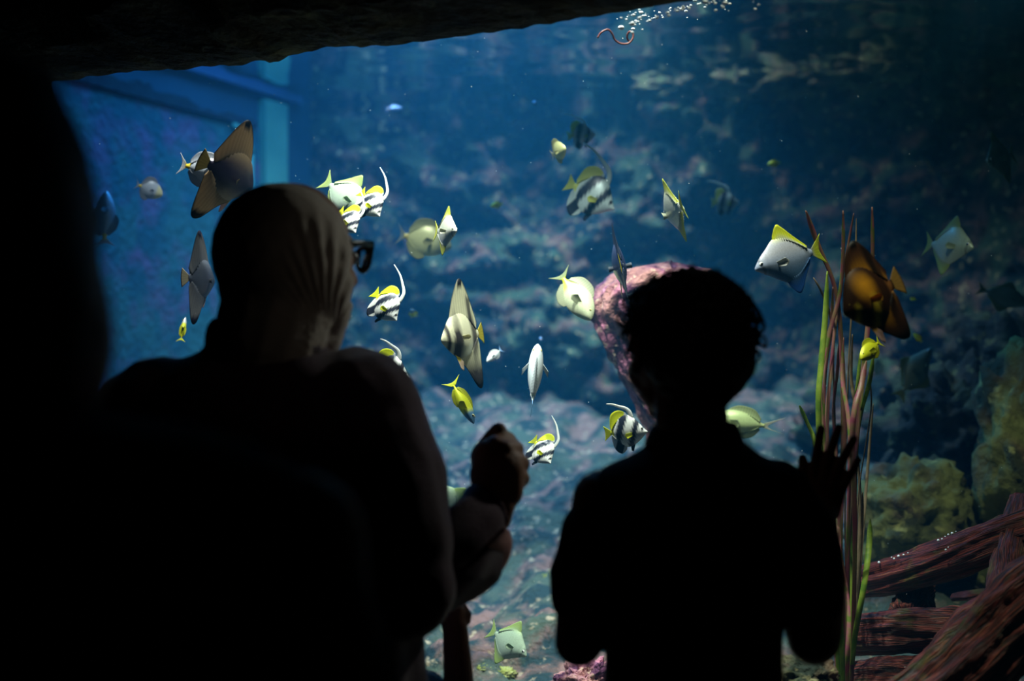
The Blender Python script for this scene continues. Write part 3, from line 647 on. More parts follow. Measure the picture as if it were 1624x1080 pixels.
def wood_mat():
    m, nt, b = mat_new('wet_driftwood'); L = nt.links.new
    uv = nt.nodes.new('ShaderNodeUVMap'); mp = nt.nodes.new('ShaderNodeMapping'); mp.inputs['Scale'].default_value = (6.0, 70, 1)
    L(uv.outputs[0], mp.inputs[0])
    n1 = nt.nodes.new('ShaderNodeTexNoise'); n1.inputs['Scale'].default_value = 1.6; n1.inputs['Detail'].default_value = 9; n1.inputs['Distortion'].default_value = 0.7; L(mp.outputs[0], n1.inputs['Vector'])
    r1 = ramp(nt, [(.36, (.010, .005, .006)), (.48, (.075, .015, .008)), (.57, (.20, .030, .024)), (.67, (.25, .08, .03)), (.78, (.60, .38, .26))], n1.outputs[0])
    tc = nt.nodes.new('ShaderNodeTexCoord'); n2 = nt.nodes.new('ShaderNodeTexNoise'); n2.inputs['Scale'].default_value = 14; n2.inputs['Detail'].default_value = 6; L(tc.outputs['Object'], n2.inputs['Vector'])
    r2 = ramp(nt, [(.58, (0, 0, 0)), (.72, (.7, .7, .7))], n2.outputs[0])
    mx = nt.nodes.new('ShaderNodeMix'); mx.data_type = 'RGBA'; L(r2.outputs[0], mx.inputs[0]); L(r1.outputs[0], mx.inputs[6]); mx.inputs[7].default_value = (.16, .17, .04, 1)
    L(mx.outputs[2], b.inputs['Base Color']); b.inputs['Roughness'].default_value = 0.5; b.inputs['Specular IOR Level'].default_value = .35
    bp = nt.nodes.new('ShaderNodeBump'); bp.inputs['Strength'].default_value = .8; bp.inputs['Distance'].default_value = .012; L(n1.outputs[0], bp.inputs['Height']); L(bp.outputs[0], b.inputs['Normal'])
    return m
M['wood'] = wood_mat()
def log(pts, label, seed, ridges=9, name='driftwood_log', depth=1.0):
    """pts: (px, py, Y, half height px)"""
    w3 = [(*P(x, y, Y), h/F*Y) for x, y, Y, h in pts]; n = 80; sm = catmull(w3, n); seg = 72; vs = []; fs = []; uvs = []
    for i, (x, y, z, r) in enumerate(sm):
        c = Vector((x, y, z)); a0 = Vector(sm[max(i-1, 0)][:3]); a1 = Vector(sm[min(i+1, n)][:3]); t = (a1-a0).normalized()
        a = (Vector((0, 0, 1))-t*t.z).normalized(); b = t.cross(a)
        e = 1.0
        if i < 4: e = (0.5, .78, .9, .97)[i]
        if i > n-4: e = (0.5, .78, .9, .97)[n-i]
        for k in range(seg):
            an = 2*pi*k/seg
            tw = i*0.01
            q = Vector((cos(an+tw)*1.3, sin(an+tw)*1.3, i*0.035+seed*5))
            rr = r*e*(1+.16*noise.fractal(q*1.4, 1, 2, 3)+.09*sin(an*ridges+4*noise.noise(q*1.2)+i*.05)+.05*noise.fractal(q*5, 1, 2, 3))
            vs.append(c+a*rr*cos(an)+b*rr*sin(an)*depth)
    for i in range(n):
        for k in range(seg):
            fs.append((i*seg+k, i*seg+(k+1) % seg, (i+1)*seg+(k+1) % seg, (i+1)*seg+k)); uvs.append([(i/n, k/seg), (i/n, (k+1)/seg), ((i+1)/n, (k+1)/seg), ((i+1)/n, k/seg)])
    fs.append(tuple(range(seg))); uvs.append([(0, k/seg) for k in range(seg)]); fs.append(tuple(n*seg+k for k in range(seg))); uvs.append([(1, k/seg) for k in range(seg)])
    me = from_pydata(name, vs, fs); ul = me.uv_layers.new(name='UVMap'); j = 0
    for u in uvs:
        for p in u: ul.data[j].uv = p; j += 1
    fix_normals(me)
    return tag(link(name, me, M['wood']), label, 'driftwood')
log([(1335, 930, 3.25, 20), (1420, 912, 3.1, 29), (1520, 882, 2.95, 32), (1620, 840, 2.85, 32), (1740, 800, 2.8, 34)], 'long reddish log sloping up to the right, topmost of the driftwood', 1)
log([(1452, 925, 3.12, 26), (1450, 955, 3.1, 30), (1440, 985, 3.05, 34)], 'short upright root wedged between the topmost and the middle log', 2, name='driftwood_root')
log([(1335, 1010, 3.0, 28), (1420, 1003, 2.9, 33), (1500, 1000, 2.85, 33), (1580, 1000, 2.85, 32), (1660, 1000, 2.9, 30)], 'level brown grooved log in the middle of the driftwood pile', 3)
log([(1340, 1085, 2.9, 30), (1410, 1080, 2.85, 36), (1480, 1080, 2.85, 34), (1560, 1090, 2.85, 30)], 'rust-coloured log lying lowest, cut by the bottom of the picture', 4)
log([(1400, 1190, 2.5, 70), (1490, 1100, 2.5, 66), (1570, 1020, 2.5, 64), (1650, 950, 2.5, 66), (1760, 880, 2.5, 66)], 'thick pinkish log rising steeply to the right edge, nearest of the driftwood', 5, 12)
log([(1625, 790, 2.9, 22), (1610, 850, 2.85, 24), (1598, 905, 2.8, 26), (1600, 960, 2.75, 34), (1630, 1020, 2.75, 34)], 'upright knotty trunk at the right edge joining the logs', 6, name='driftwood_branch')
log([(1510, 948, 3.25, 6), (1540, 944, 3.2, 8), (1575, 942, 3.2, 9), (1600, 935, 3.2, 7)], 'thin yellowish twig in the dark gap under the topmost log', 7, 5, name='driftwood_twig')

# tall grass: every blade a part of one plant
def blade_mat(name, stops):
    m, nt, b = mat_new(name); L = nt.links.new
    uv = nt.nodes.new('ShaderNodeUVMap'); mp = nt.nodes.new('ShaderNodeMapping'); mp.inputs['Scale'].default_value = (5, .5, 1); L(uv.outputs[0], mp.inputs[0])
    nz = nt.nodes.new('ShaderNodeTexNoise'); nz.inputs['Scale'].default_value = 3; nz.inputs['Detail'].default_value = 4; L(mp.outputs[0], nz.inputs['Vector'])
    r = ramp(nt, stops, nz.outputs[0]); L(r.outputs[0], b.inputs['Base Color']); b.inputs['Roughness'].default_value = .45
    out = nt.nodes['Material Output']; tl = nt.nodes.new('ShaderNodeBsdfTranslucent'); L(r.outputs[0], tl.inputs[0])
    ms = nt.nodes.new('ShaderNodeMixShader'); ms.inputs[0].default_value = .35; L(b.outputs[0], ms.inputs[1]); L(tl.outputs[0], ms.inputs[2]); L(ms.outputs[0], out.inputs[0])
    return m
BM_ = {'g': blade_mat('green_blade', [(.4, (.16, .30, .03)), (.6, (.36, .48, .05))]), 'p': blade_mat('pink_blade', [(.38, (.34, .08, .12)), (.50, (.36, .16, .12)), (.62, (.28, .22, .08))]),
       'm': blade_mat('mixed_blade', [(.40, (.20, .28, .04)), (.5, (.42, .22, .14)), (.6, (.50, .14, .20))]), 'b': blade_mat('brown_blade', [(.4, (.16, .12, .06)), (.6, (.28, .20, .12))])}
root = empty('eelgrass', P(1345, 1120, 2.75), 'clump of tall ribbon grass, green and pink, standing between the child\'s hand and the driftwood', 'water plant')
blades = [  # control points (px, py), distance, half width px, colour
    ([(1278, 334), (1296, 385), (1325, 460), (1335, 560), (1338, 700), (1332, 860), (1335, 1100)], 2.80, 4.5, 'p'),
    ([(1337, 334), (1337, 400), (1331, 470), (1312, 540), (1300, 620), (1310, 760), (1330, 1100)], 2.78, 3.6, 'm'),
    ([(1354, 338), (1345, 390), (1334, 450), (1320, 560), (1312, 700), (1325, 900), (1338, 1100)], 2.84, 2.6, 'p'),
    ([(1358, 346), (1357, 400), (1352, 470), (1345, 600), (1340, 800), (1345, 1100)], 2.9, 1.4, 'b'),
    ([(1383, 328), (1384, 400), (1382, 460), (1372, 560), (1360, 680), (1345, 860), (1345, 1100)], 2.82, 4.0, 'm'),
    ([(1312, 430), (1309, 500), (1302, 580), (1298, 640), (1303, 740), (1320, 900), (1332, 1100)], 2.74, 4.6, 'g'),
    ([(1321, 455), (1318, 520), (1308, 600), (1306, 700), (1318, 860), (1330, 1100)], 2.8, 3.0, 'm'),
    ([(1290, 440), (1304, 466), (1318, 510), (1322, 600), (1326, 760), (1334, 1100)], 2.86, 2.0, 'b'),
    ([(1322, 520), (1320, 580), (1312, 640), (1308, 720), (1320, 880), (1334, 1100)], 2.9, 2.6, 'p'),
    ([(1333, 530), (1328, 590), (1322, 650), (1326, 720), (1332, 900), (1338, 1100)], 2.85, 3.0, 'p'),
    ([(1338, 535), (1336, 600), (1345, 660), (1348, 720), (1344, 880), (1342, 1100)], 2.78, 3.2, 'm'),
    ([(1352, 530), (1350, 600), (1356, 650), (1352, 740), (1345, 900), (1345, 1100)], 2.82, 3.0, 'b'),
    ([(1364, 560), (1360, 610), (1352, 660), (1350, 740), (1352, 900), (1350, 1100)], 2.86, 2.8, 'g'),
    ([(1374, 572), (1366, 610), (1356, 645), (1352, 700), (1356, 860), (1350, 1100)], 2.76, 4.4, 'p'),
    ([(1386, 560), (1378, 610), (1366, 655), (1358, 720), (1352, 900), (1348, 1100)], 2.8, 3.6, 'g'),
    ([(1378, 590), (1382, 640), (1374, 700), (1362, 780), (1356, 900), (1352, 1100)], 2.9, 1.3, 'b'),
    ([(1268, 643), (1280, 670), (1292, 700), (1302, 760), (1316, 880), (1332, 1100)], 2.84, 4.2, 'g'),
    ([(1318, 820), (1322, 870), (1324, 920), (1334, 1000), (1338, 1100)], 2.74, 4.6, 'g'),
    ([(1328, 815), (1330, 860), (1334, 930), (1340, 1010), (1342, 1100)], 2.8, 4.0, 'm'),
    ([(1380, 823), (1378, 870), (1370, 930), (1356, 1010), (1348, 1100)], 2.78, 4.6, 'g'),
    ([(1368, 780), (1366, 850), (1358, 930), (1350, 1010), (1346, 1100)], 2.84, 3.2, 'b'),
    ([(1345, 760), (1352, 840), (1348, 930), (1342, 1010), (1342, 1100)], 2.88, 3.4, 'g'),
    ([(1358, 700), (1364, 790), (1360, 900), (1350, 1000), (1346, 1100)], 2.92, 2.8, 'b'),
    ([(1330, 860), (1340, 920), (1346, 980), (1344, 1040), (1344, 1100)], 2.72, 3.4, 'm'),
    ([(1302, 1025), (1312, 1050), (1322, 1080), (1330, 1120)], 2.7, 4.0, 'g'),
    ([(1385, 640), (1378, 720), (1370, 820), (1362, 930), (1350, 1100)], 2.95, 2.4, 'b'),
]
for pts, Y, hw, cc in blades:
    sm = catmull(pts, 40); n = 40; vs = []; fs = []; uvs = []; ph = random.random()*9
    for i, (x, y) in enumerate(sm):
        c = P(x, y, Y+.03*sin(i*.12+ph)); t = i/n; wv = hw/F*Y*min(1, .25+t*7)
        tw = .5*sin(i*.16+ph); d = Vector((cos(tw), sin(tw), 0)); nn = Vector((-sin(tw), cos(tw), 0))*.0006
        for q in (c-d*wv+nn*.3, c+nn*1.6, c+d*wv+nn*.3, c+d*wv-nn*.3, c-nn*.8, c-d*wv-nn*.3): vs.append(q)
    for i in range(n):
        for k in range(6):
            fs.append((i*6+k, i*6+(k+1) % 6, i*6+6+(k+1) % 6, i*6+6+k)); uvs += [(i/n, k/6), (i/n, (k+1)/6), ((i+1)/n, (k+1)/6), ((i+1)/n, k/6)]
    fs.append((0, 1, 2, 3, 4, 5)); fs.append(tuple(n*6+k for k in range(6))); uvs += [(0, 0)]*6+[(1, 0)]*6
    me = from_pydata('blade', vs, fs); ul = me.uv_layers.new(name='UVMap')
    for j, p in enumerate(uvs): ul.data[j].uv = p
    fix_normals(me); link('blade', me, BM_[cc], root, world=True)

# bubbles under the surface where the air hose breaks it
bub, nt, b = mat_new('bubble_or_glint'); b.inputs['Base Color'].default_value = (.85, .93, 1, 1); b.inputs['Roughness'].default_value = .15; b.inputs['Metallic'].default_value = 0.0
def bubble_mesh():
    bm = bmesh.new(); bmesh.ops.create_icosphere(bm, subdivisions=2, radius=1); return bm_mesh(bm, 'bubble_or_glint')
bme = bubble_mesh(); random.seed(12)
spots = [(985, 44, 3.4), (1003, 38, 3.2), (1004, 46, 2.2), (1014, 29, 2.4), (1005, 24, 2.0), (960, 14, 2.2), (1017, 20, 2.4), (1083, 13, 2.6), (1118, 3, 3.0), (1102, 1, 2.4), (1150, 5, 3.0)]
for i in range(95):
    t = random.random(); x = 990+t*150+random.gauss(0, 10); y = 38-t*36+random.gauss(0, 7)*(1.2-t)
    if random.random() < .3: x = random.gauss(1010, 14); y = random.gauss(24, 14)
    if random.random() < .12: x = random.uniform(1130, 1210); y = random.uniform(2, 18)
    spots.append((x, max(y, 1), random.choice([.7, .9, 1.1, 1.5, 1.9])))
for (x, y, s) in spots:
    Y = glassY(x)+.10+random.random()*.35
    o = link('bubble_or_glint', bme, bub); o.location = P(x, y, Y); r_ = s/F*Y; r_ *= 1.2; o.scale = (r_*1.25, r_, r_*.9)
    tag(o, 'small glinting air bubble in the trail rising from the pink hose at the top', 'bubble', 'air bubbles at the top of the tank')
for k, (x, y, Y) in enumerate([(1499, 851, 2.93), (1504, 848, 2.93), (1510, 846, 2.93), (1516, 843, 2.92), (1494, 855, 2.94), (1488, 857, 2.94), (1440, 877, 3.04), (1433, 880, 3.05), (1425, 882, 3.06), (1414, 884, 3.08), (1418, 886, 3.08), (1394, 892, 3.12), (1504, 868, 2.9), (1500, 872, 2.9)]):  # added white beads that stand for wet glints along the log
    o = link('bubble_or_glint', bme, bub); o.location = P(x, y, Y-.03); r_ = (1.2+.5*(k % 3))/F*Y; o.scale = (r_, r_, r_)
    tag(o, 'tiny white bead added as a wet glint on the upper edge of the topmost driftwood log', 'bubble', 'added glint beads on the topmost log')
# pinkish curled air hose
bm = bmesh.new(); hose = [(948, 60), (953, 52), (964, 47), (971, 54), (975, 63), (984, 69), (996, 69), (1003, 62), (1004, 54), (999, 50), (995, 55), (995, 62), (999, 66)]
sm = catmull([tuple(P(x, y, 2.62+.002*i)) for i, (x, y) in enumerate(hose)], 70); tube(bm, sm, [1.5/F*2.6]*71, 10)
hm = noise_mat('pink_hose', [(.4, (.14, .04, .04)), (.6, (.22, .08, .07))], 30, .4, .1)
tag(link('air_hose', bm_mesh(bm, 'air_hose'), hm), 'thin pinkish curled hose just under the bubbles at the top', 'hose')
# specks drifting in the water
vs = []; fs = []; random.seed(3)
for i in range(420):
    x = random.uniform(90, 1624); y = random.uniform(0, 1080); Y = max(glassY(x)+.08, random.uniform(2.5, 3.4)); c = P(x, y, Y); r_ = random.choice([.0004, .0005, .0006, .0009])
    k = len(vs); vs += [c+Vector(d)*r_ for d in ((1, 0, 0), (-1, 0, 0), (0, 1, 0), (0, -1, 0), (0, 0, 1), (0, 0, -1))]
    fs += [(k+a, k+b_, k+c_) for a, b_, c_ in ((0, 2, 4), (2, 1, 4), (1, 3, 4), (3, 0, 4), (2, 0, 5), (1, 2, 5), (3, 1, 5), (0, 3, 5))]
tag(link('drifting_specks', from_pydata('drifting_specks', vs, fs), plain('pale_speck', (.9, .9, .85))), 'tiny pale specks drifting in the aquarium water', 'specks', kind='stuff')
# ================================================================ PEOPLE
M['skin'] = noise_mat('skin', [(.35, (.36, .17, .10)), (.65, (.42, .21, .13))], 30, .55, .15, 4, bscale=200)
M['hair'] = noise_mat('black_hair', [(.4, (.006, .005, .005)), (.6, (.018, .014, .012))], 60, .5, .6, 5, stretch=(1, 1, .2))
M['coat'] = noise_mat('aubergine_coat', [(.4, (.050, .018, .040)), (.6, (.085, .030, .062))], 8, .85, .25, 6, bscale=300, sheen=.3)
M['lining'] = noise_mat('rose_lining', [(.4, (.50, .23, .21)), (.6, (.62, .30, .27))], 12, .8, .2, 5, bscale=200)
M['veil'] = noise_mat('greige_veil', [(.4, (.50, .42, .35)), (.6, (.62, .54, .46))], 10, .8, .2, 6, bscale=350, sheen=.3)
M['black_cloth'] = noise_mat('black_cotton', [(.4, (.006, .006, .008)), (.6, (.012, .012, .014))], 15, .9, .25, 6, bscale=300)
M['dark_cloth'] = noise_mat('charcoal_cloth', [(.4, (.010, .010, .013)), (.6, (.022, .020, .024))], 15, .9, .25, 6, bscale=300)
M['shoe'] = plain('dark_leather', (.02, .016, .014), .4)
M['frame_black'] = plain('black_acetate', (.006, .006, .007), .12, .6)
M['eyeball'] = plain('eye_white', (.7, .7, .68), .2, .5)
M['lip'] = plain('lips', (.35, .12, .10), .5)
def lens_mat():
    m, nt, b = mat_new('spectacle_lens'); nt.nodes.remove(b); L = nt.links.new
    out = nt.nodes['Material Output']; tr = nt.nodes.new('ShaderNodeBsdfTransparent'); gl = nt.nodes.new('ShaderNodeBsdfGlossy'); gl.inputs['Roughness'].default_value = .03
    fr = nt.nodes.new('ShaderNodeFresnel'); fr.inputs[0].default_value = 1.5
    mx = nt.nodes.new('ShaderNodeMixShader'); L(fr.outputs[0], mx.inputs[0]); L(tr.outputs[0], mx.inputs[1]); L(gl.outputs[0], mx.inputs[2]); L(mx.outputs[0], out.inputs[0]); return m
M['lens'] = lens_mat()

# --- solids that are melted into one skin
def ell(c, r, R=None):
    return ('e', Vector(c), r, R)
def cap(a, ra, b, rb):
    return ('c', Vector(a), ra, Vector(b), rb)
def chain(pts):     # [(x,y,z,r)...] tapered limb
    return [cap(pts[i][:3], pts[i][3], pts[i+1][:3], pts[i+1][3]) for i in range(len(pts)-1)]
def loft(sections, seg=28, n=None):   # [(center, half width x, half depth y, yaw)]
    return ('l', sections, seg, n)
def add_prim(bm, p):
    if p[0] == 'e':
        g = bmesh.ops.create_icosphere(bm, subdivisions=3, radius=1)
        R = p[3].to_3x3() if p[3] is not None else Matrix.Identity(3)
        for v in g['verts']: v.co = p[1]+R @ Vector((v.co.x*p[2][0], v.co.y*p[2][1], v.co.z*p[2][2]))
    elif p[0] == 'c':
        _, a, ra, b, rb = p; d = b-a; L_ = d.length
        if L_ < 1e-5: return add_prim(bm, ell(a, (ra,)*3))
        q = d.to_track_quat('Z', 'Y').to_matrix(); rings = []; seg = 14
        prof = [(-ra*sin(t), ra*cos(t)) for t in (pi/2*.98, pi*.36, pi*.2, pi*.08, 0)]+[(L_+rb*sin(t), rb*cos(t)) for t in (0, pi*.08, pi*.2, pi*.36, pi/2*.98)]
        for (z, r) in prof: rings.append([bm.verts.new(a+q @ Vector((r*cos(2*pi*k/seg), r*sin(2*pi*k/seg), z))) for k in range(seg)])
        for i in range(len(rings)-1):
            for k in range(seg): bm.faces.new((rings[i][k], rings[i][(k+1) % seg], rings[i+1][(k+1) % seg], rings[i+1][k]))
        bm.faces.new(rings[0][::-1]); bm.faces.new(rings[-1])
    elif p[0] == 'l':
        _, secs, seg, n = p
        flat = [(c[0], c[1], c[2], a, b, w_) for (c, a, b, w_) in secs]
        sm = catmull(flat, n or (len(secs)-1)*6); rings = []
        for (x, y, z, a, b, w_) in sm:
            a = max(a, .002); b = max(b, .002)
            rings.append([bm.verts.new((x+a*cos(t)*cos(w_)-b*sin(t)*sin(w_), y+a*cos(t)*sin(w_)+b*sin(t)*cos(w_), z)) for t in [2*pi*k/seg for k in range(seg)]])
        for i in range(len(rings)-1):
            for k in range(seg): bm.faces.new((rings[i][k], rings[i][(k+1) % seg], rings[i+1][(k+1) % seg], rings[i+1][k]))
        bm.faces.new(rings[0][::-1]); bm.faces.new(rings[-1])
def melt(name, prims, voxel, mat, parent, smooth=3, post=None, fac=.5):
    bm = bmesh.new()
    for p in prims: add_prim(bm, p)
    bmesh.ops.recalc_face_normals(bm, faces=bm.faces)
    me = bpy.data.meshes.new(name); bm.to_mesh(me); bm.free()
    o = bpy.data.objects.new(name, me); C.objects.link(o)
    md = o.modifiers.new('r', 'REMESH'); md.mode = 'VOXEL'; md.voxel_size = voxel
    ms = o.modifiers.new('s', 'SMOOTH'); ms.factor = fac; ms.iterations = smooth
    dg = bpy.context.evaluated_depsgraph_get(); dg.update()
    m2 = bpy.data.meshes.new_from_object(o.evaluated_get(dg)); bpy.data.objects.remove(o); bpy.data.meshes.remove(me)
    m2.name = name
    if post:
        m2.update(); nn = [v.normal.copy() for v in m2.vertices]
        for v, n_ in zip(m2.vertices, nn): v.co = post(v.co.copy(), n_)
    m2.materials.clear()
    return link(name, m2, mat, parent, world=True)
def frame(c, yaw, pitch=0, roll=0):
    """head frame: local +Y is where the face looks; yaw 0 looks at +Y (away from us), positive turns to the right"""
    return Matrix.Translation(Vector(c)) @ Matrix.Rotation(radians(-yaw), 4, 'Z') @ Matrix.Rotation(radians(pitch), 4, 'X') @ Matrix.Rotation(radians(roll), 4, 'Y')
def head_prims(T, s=1.0, ears=True):
    """T: frame at the middle of the head; s: head height / 0.225 m"""
    R = T.to_3x3(); g = lambda x, y, z: T @ Vector((x*s, y*s, z*s))
    e = lambda x, y, z, a, b, c: ell(g(x, y, z), (a*s, b*s, c*s), R)
    pr = [e(0, -.012, .028, .074, .092, .084), e(0, .018, .0, .066, .074, .075), e(0, .030, -.045, .052, .055, .050), e(0, .058, -.083, .024, .022, .020),
          e(.034, .045, -.030, .026, .034, .03), e(-.034, .045, -.030, .026, .034, .03), e(0, .068, .030, .045, .020, .018),
          cap(g(0, .088, .012), .008*s, g(0, .108, -.022), .013*s), e(.011, .096, -.027, .009, .010, .008), e(-.011, .096, -.027, .009, .010, .008),
          e(0, .083, -.052, .022, .012, .006), e(0, .081, -.062, .019, .012, .007)]
    if ears:
        for sd in (1, -1):
            pr += [e(sd*.078, -.012, .004, .007, .017, .028), e(sd*.079, -.008, -.020, .006, .010, .012), e(sd*.083, -.020, .010, .004, .010, .020)]
    return pr
def head_features(T, parent, s=1.0):
    g = lambda x, y, z: T @ Vector((x*s, y*s, z*s)); R = T.to_3x3()
    for sd in (1, -1):
        melt('eye', [ell(g(sd*.031, .078, .008), (.012*s,)*3)], .0025, M['eyeball'], parent, 1)
        melt('eyebrow', [cap(g(sd*.016, .092, .028), .0035*s, g(sd*.045, .083, .030), .003*s)], .002, M['hair'], parent, 1)
    melt('mouth', [ell(g(0, .092, -.054), (.022*s, .006*s, .004*s), R), ell(g(0, .090, -.061), (.018*s, .006*s, .004*s), R)], .002, M['lip'], parent, 1)
def legs(c, hip, hz, spread, y, r=.075):
    out = []
    for sd in (1, -1):
        out += chain([(c+sd*hip*.55, y, hz, r*1.15), (c+sd*spread, y+.01, hz*.52, r*.75), (c+sd*spread, y+.005, hz*.36, r*.68), (c+sd*spread, y-.01, .09, r*.45)])
        out += [cap((c+sd*spread, y-.03, .045), .034, (c+sd*(spread+.01), y+.13, .03), .026)]
    return out
def shoes(c, spread, y, parent, s=1.0):
    for sd in (1, -1):
        melt('shoe', [cap((c+sd*spread, y-.035, .045*s), .044*s, (c+sd*(spread+.01), y+.15*s, .036*s), .034*s), cap((c+sd*spread, y-.03, .08*s), .04*s, (c+sd*spread, y+.01, .07*s), .04*s)], .006, M['shoe'], parent, 3,
             post=lambda v, n: Vector((v.x, v.y, max(v.z, 0.0))))
def Q(px, py, Y): return tuple(P(px, py, Y))
def R_(px, Y): return px/F*Y

# ---------------------------------------------------------------- person with the veil and glasses
Yw = 2.10
wr = empty('person', (P(430, 540, Yw).x, Yw, 0), 'person in a pale veil and dark glasses raising a fist, wide dark purple coat', 'person', kind='thing')
hc = P(473, 410, Yw+.03)
Th = frame(hc, 40, -4)
cx = P(425, 540, Yw).x
hand_c = P(790, 742, 2.17)
wrist = P(783, 818, 2.16); elbow = P(655, 935, 2.04)
def fist_prims(c, s=1.0):
    """closed right hand seen from behind: back of the hand towards us, knuckles up and right, thumb over the index"""
    g = lambda px, py, dy: tuple(P(px, py, 2.17+dy)); r = lambda p: p/F*2.17
    pr = [cap(g(785, 800, -.01), r(33), g(780, 752, 0), r(36)), cap(g(776, 722, 0), r(27), g(790, 770, 0), r(36)), cap(g(796, 745, 0), r(36), g(800, 778, 0), r(31))]
    # four fingers: knuckle, middle joint, tip folded back to the palm
    for (a, b, c_, ra) in [((784, 705, .0), (806, 697, .035), (800, 716, .05), 15), ((800, 713, -.004), (818, 712, .036), (808, 734, .052), 15.5),
                           ((812, 730, -.006), (829, 735, .034), (814, 754, .05), 14.5), ((818, 752, -.006), (831, 759, .028), (818, 774, .044), 12.5)]:
        pr += [cap(g(778, 762, 0), r(ra), g(*a), r(ra)), cap(g(*a), r(ra), g(*b), r(ra*.9)), cap(g(*b), r(ra*.9), g(*c_), r(ra*.78))]
    # thumb pushing up beyond the index finger
    pr += [cap(g(768, 765, .02), r(20), g(764, 724, .03), r(19)), cap(g(764, 720, .03), r(18), g(780, 696, .03), r(15)), cap(g(780, 696, .03), r(15), g(791, 682, .026), r(13.5))]
    return pr
wb = head_prims(Th, 1.0, ears=False)
wb += [cap(P(450, 470, Yw), .058, P(430, 590, Yw-.02), .062)]
wb += [loft([((cx, Yw, .80), .15, .10, 0), ((cx, Yw, 1.0), .14, .095, 0), ((cx, Yw, 1.18), .17, .10, 0), ((cx, Yw, 1.28), .19, .085, 0), ((cx, Yw, 1.34), .07, .05, 0)])]
sh = P(610, 690, Yw)
wb += chain([(*sh, .055), (*(P(668, 880, 2.05)), .045), (*elbow, .042), (*(P(722, 882, 2.11)), .033), (*wrist, .029)])
lsh = P(235, 690, Yw)
wb += chain([(*lsh, .055), (lsh.x-.03, Yw+.03, .98, .045), (lsh.x+.02, Yw+.14, .86, .038), (lsh.x+.10, Yw+.24, .90, .028)])
wb += [cap((lsh.x+.10, Yw+.24, .90), .03, (lsh.x+.14, Yw+.28, .91), .034)]+[cap((lsh.x+.14+.004*k, Yw+.28, .93-.02*k), .010, (lsh.x+.19-.004*k, Yw+.26, .93-.02*k), .009) for k in range(4)]
wb += fist_prims(hand_c)
wb += legs(cx, .14, .82, .10, Yw)
melt('body', wb, .0042, M['skin'], wr, 4)
head_features(Th, wr)
shoes(cx, .10, Yw, wr)
# the coat: outline sampled down the back (px centre, half width, depth)
def coat_secs(rows, Y):
    out = []
    for (py, xl, xr, d) in rows:
        c = P((xl+xr)/2, py, Y); out.append(((c.x, Y+(.0), c.z), (xr-xl)/2/F*Y, d, 0))
    return out
rows = [(508, 352, 500, .070), (530, 330, 508, .080), (555, 322, 520, .085), (575, 265, 560, .095), (595, 228, 590, .11), (620, 195, 612, .12), (660, 165, 632, .13), (720, 150, 655, .145), (820, 138, 682, .155), (930, 128, 672, .16),
        (1010, 122, 668, .155), (1100, 118, 672, .155), (1300, 110, 685, .155), (1700, 95, 700, .155)]
def coat_post(v, n):
    a = math.atan2(v.y-Yw, v.x-cx); f = 1 if v.z < 1.25 else .5
    d = .006*sin(a*13+3*noise.noise(v*2.5))*min(1, max(0, (1.34-v.z)*2.2))*f+.006*noise.fractal(v*7, 1, 2, 3)
    return v+n*d
coat = [loft(coat_secs(rows, Yw), 48)]
coat += chain([(*P(560, 660, Yw), .105), (*P(598, 760, 2.08), .105), (*P(625, 870, 2.05), .095), (*P(640, 925, 2.03), .080)])
coat += chain([(*P(255, 670, Yw), .10), (lsh.x-.0, Yw+.02, 1.0, .09), (lsh.x+.05, Yw+.1, .88, .075)])
melt('coat', coat, .008, M['coat'], wr, 4, coat_post)
# sleeve of the raised arm, flaring to a wide cuff
def sleeve():
    ax = [((640, 930), 2.03, 64, 50), ((690, 905), 2.06, 72, 48), ((725, 880), 2.09, 79, 46), ((748, 862), 2.12, 84, 47), ((757, 856), 2.14, 87, 49)]
    n = 24; seg = 44; sm = catmull([(x, y, Y, a, b) for ((x, y), Y, a, b) in ax], n); bm = bmesh.new(); rings = []
    for i, (x, y, Y, a, b) in enumerate(sm):
        c = P(x, y, Y); t = Vector((.66, .30, .55)).normalized() if i == 0 else (P(*sm[i][:3])-P(*sm[i-1][:3])).normalized()
        # wide axis roughly across the arm in the picture, pointing down right
        wd = Vector((-.08, 0, -1)); wd = (wd-t*wd.dot(t)).normalized(); dd = t.cross(wd)
        ring = []
        for k in range(seg):
            an = 2*pi*k/seg; fold = 1+.06*sin(an*5+i*.25)+.04*noise.noise(Vector((cos(an)*2, sin(an)*2, i*.2)))
            ring.append(bm.verts.new(c+wd*(a/F*Y)*cos(an)*fold+dd*(b/F*Y)*sin(an)*fold))
        rings.append(ring)
    for i in range(n):
        for k in range(seg): bm.faces.new((rings[i][k], rings[i][(k+1) % seg], rings[i+1][(k+1) % seg], rings[i+1][k]))
    me = bm_mesh(bm, 'sleeve'); o = link('sleeve', me, [M['coat'], M['lining']], wr, world=True)
    md = o.modifiers.new('t', 'SOLIDIFY'); md.thickness = .004; md.offset = 1; md.material_offset = 0
    return o
sleeve()
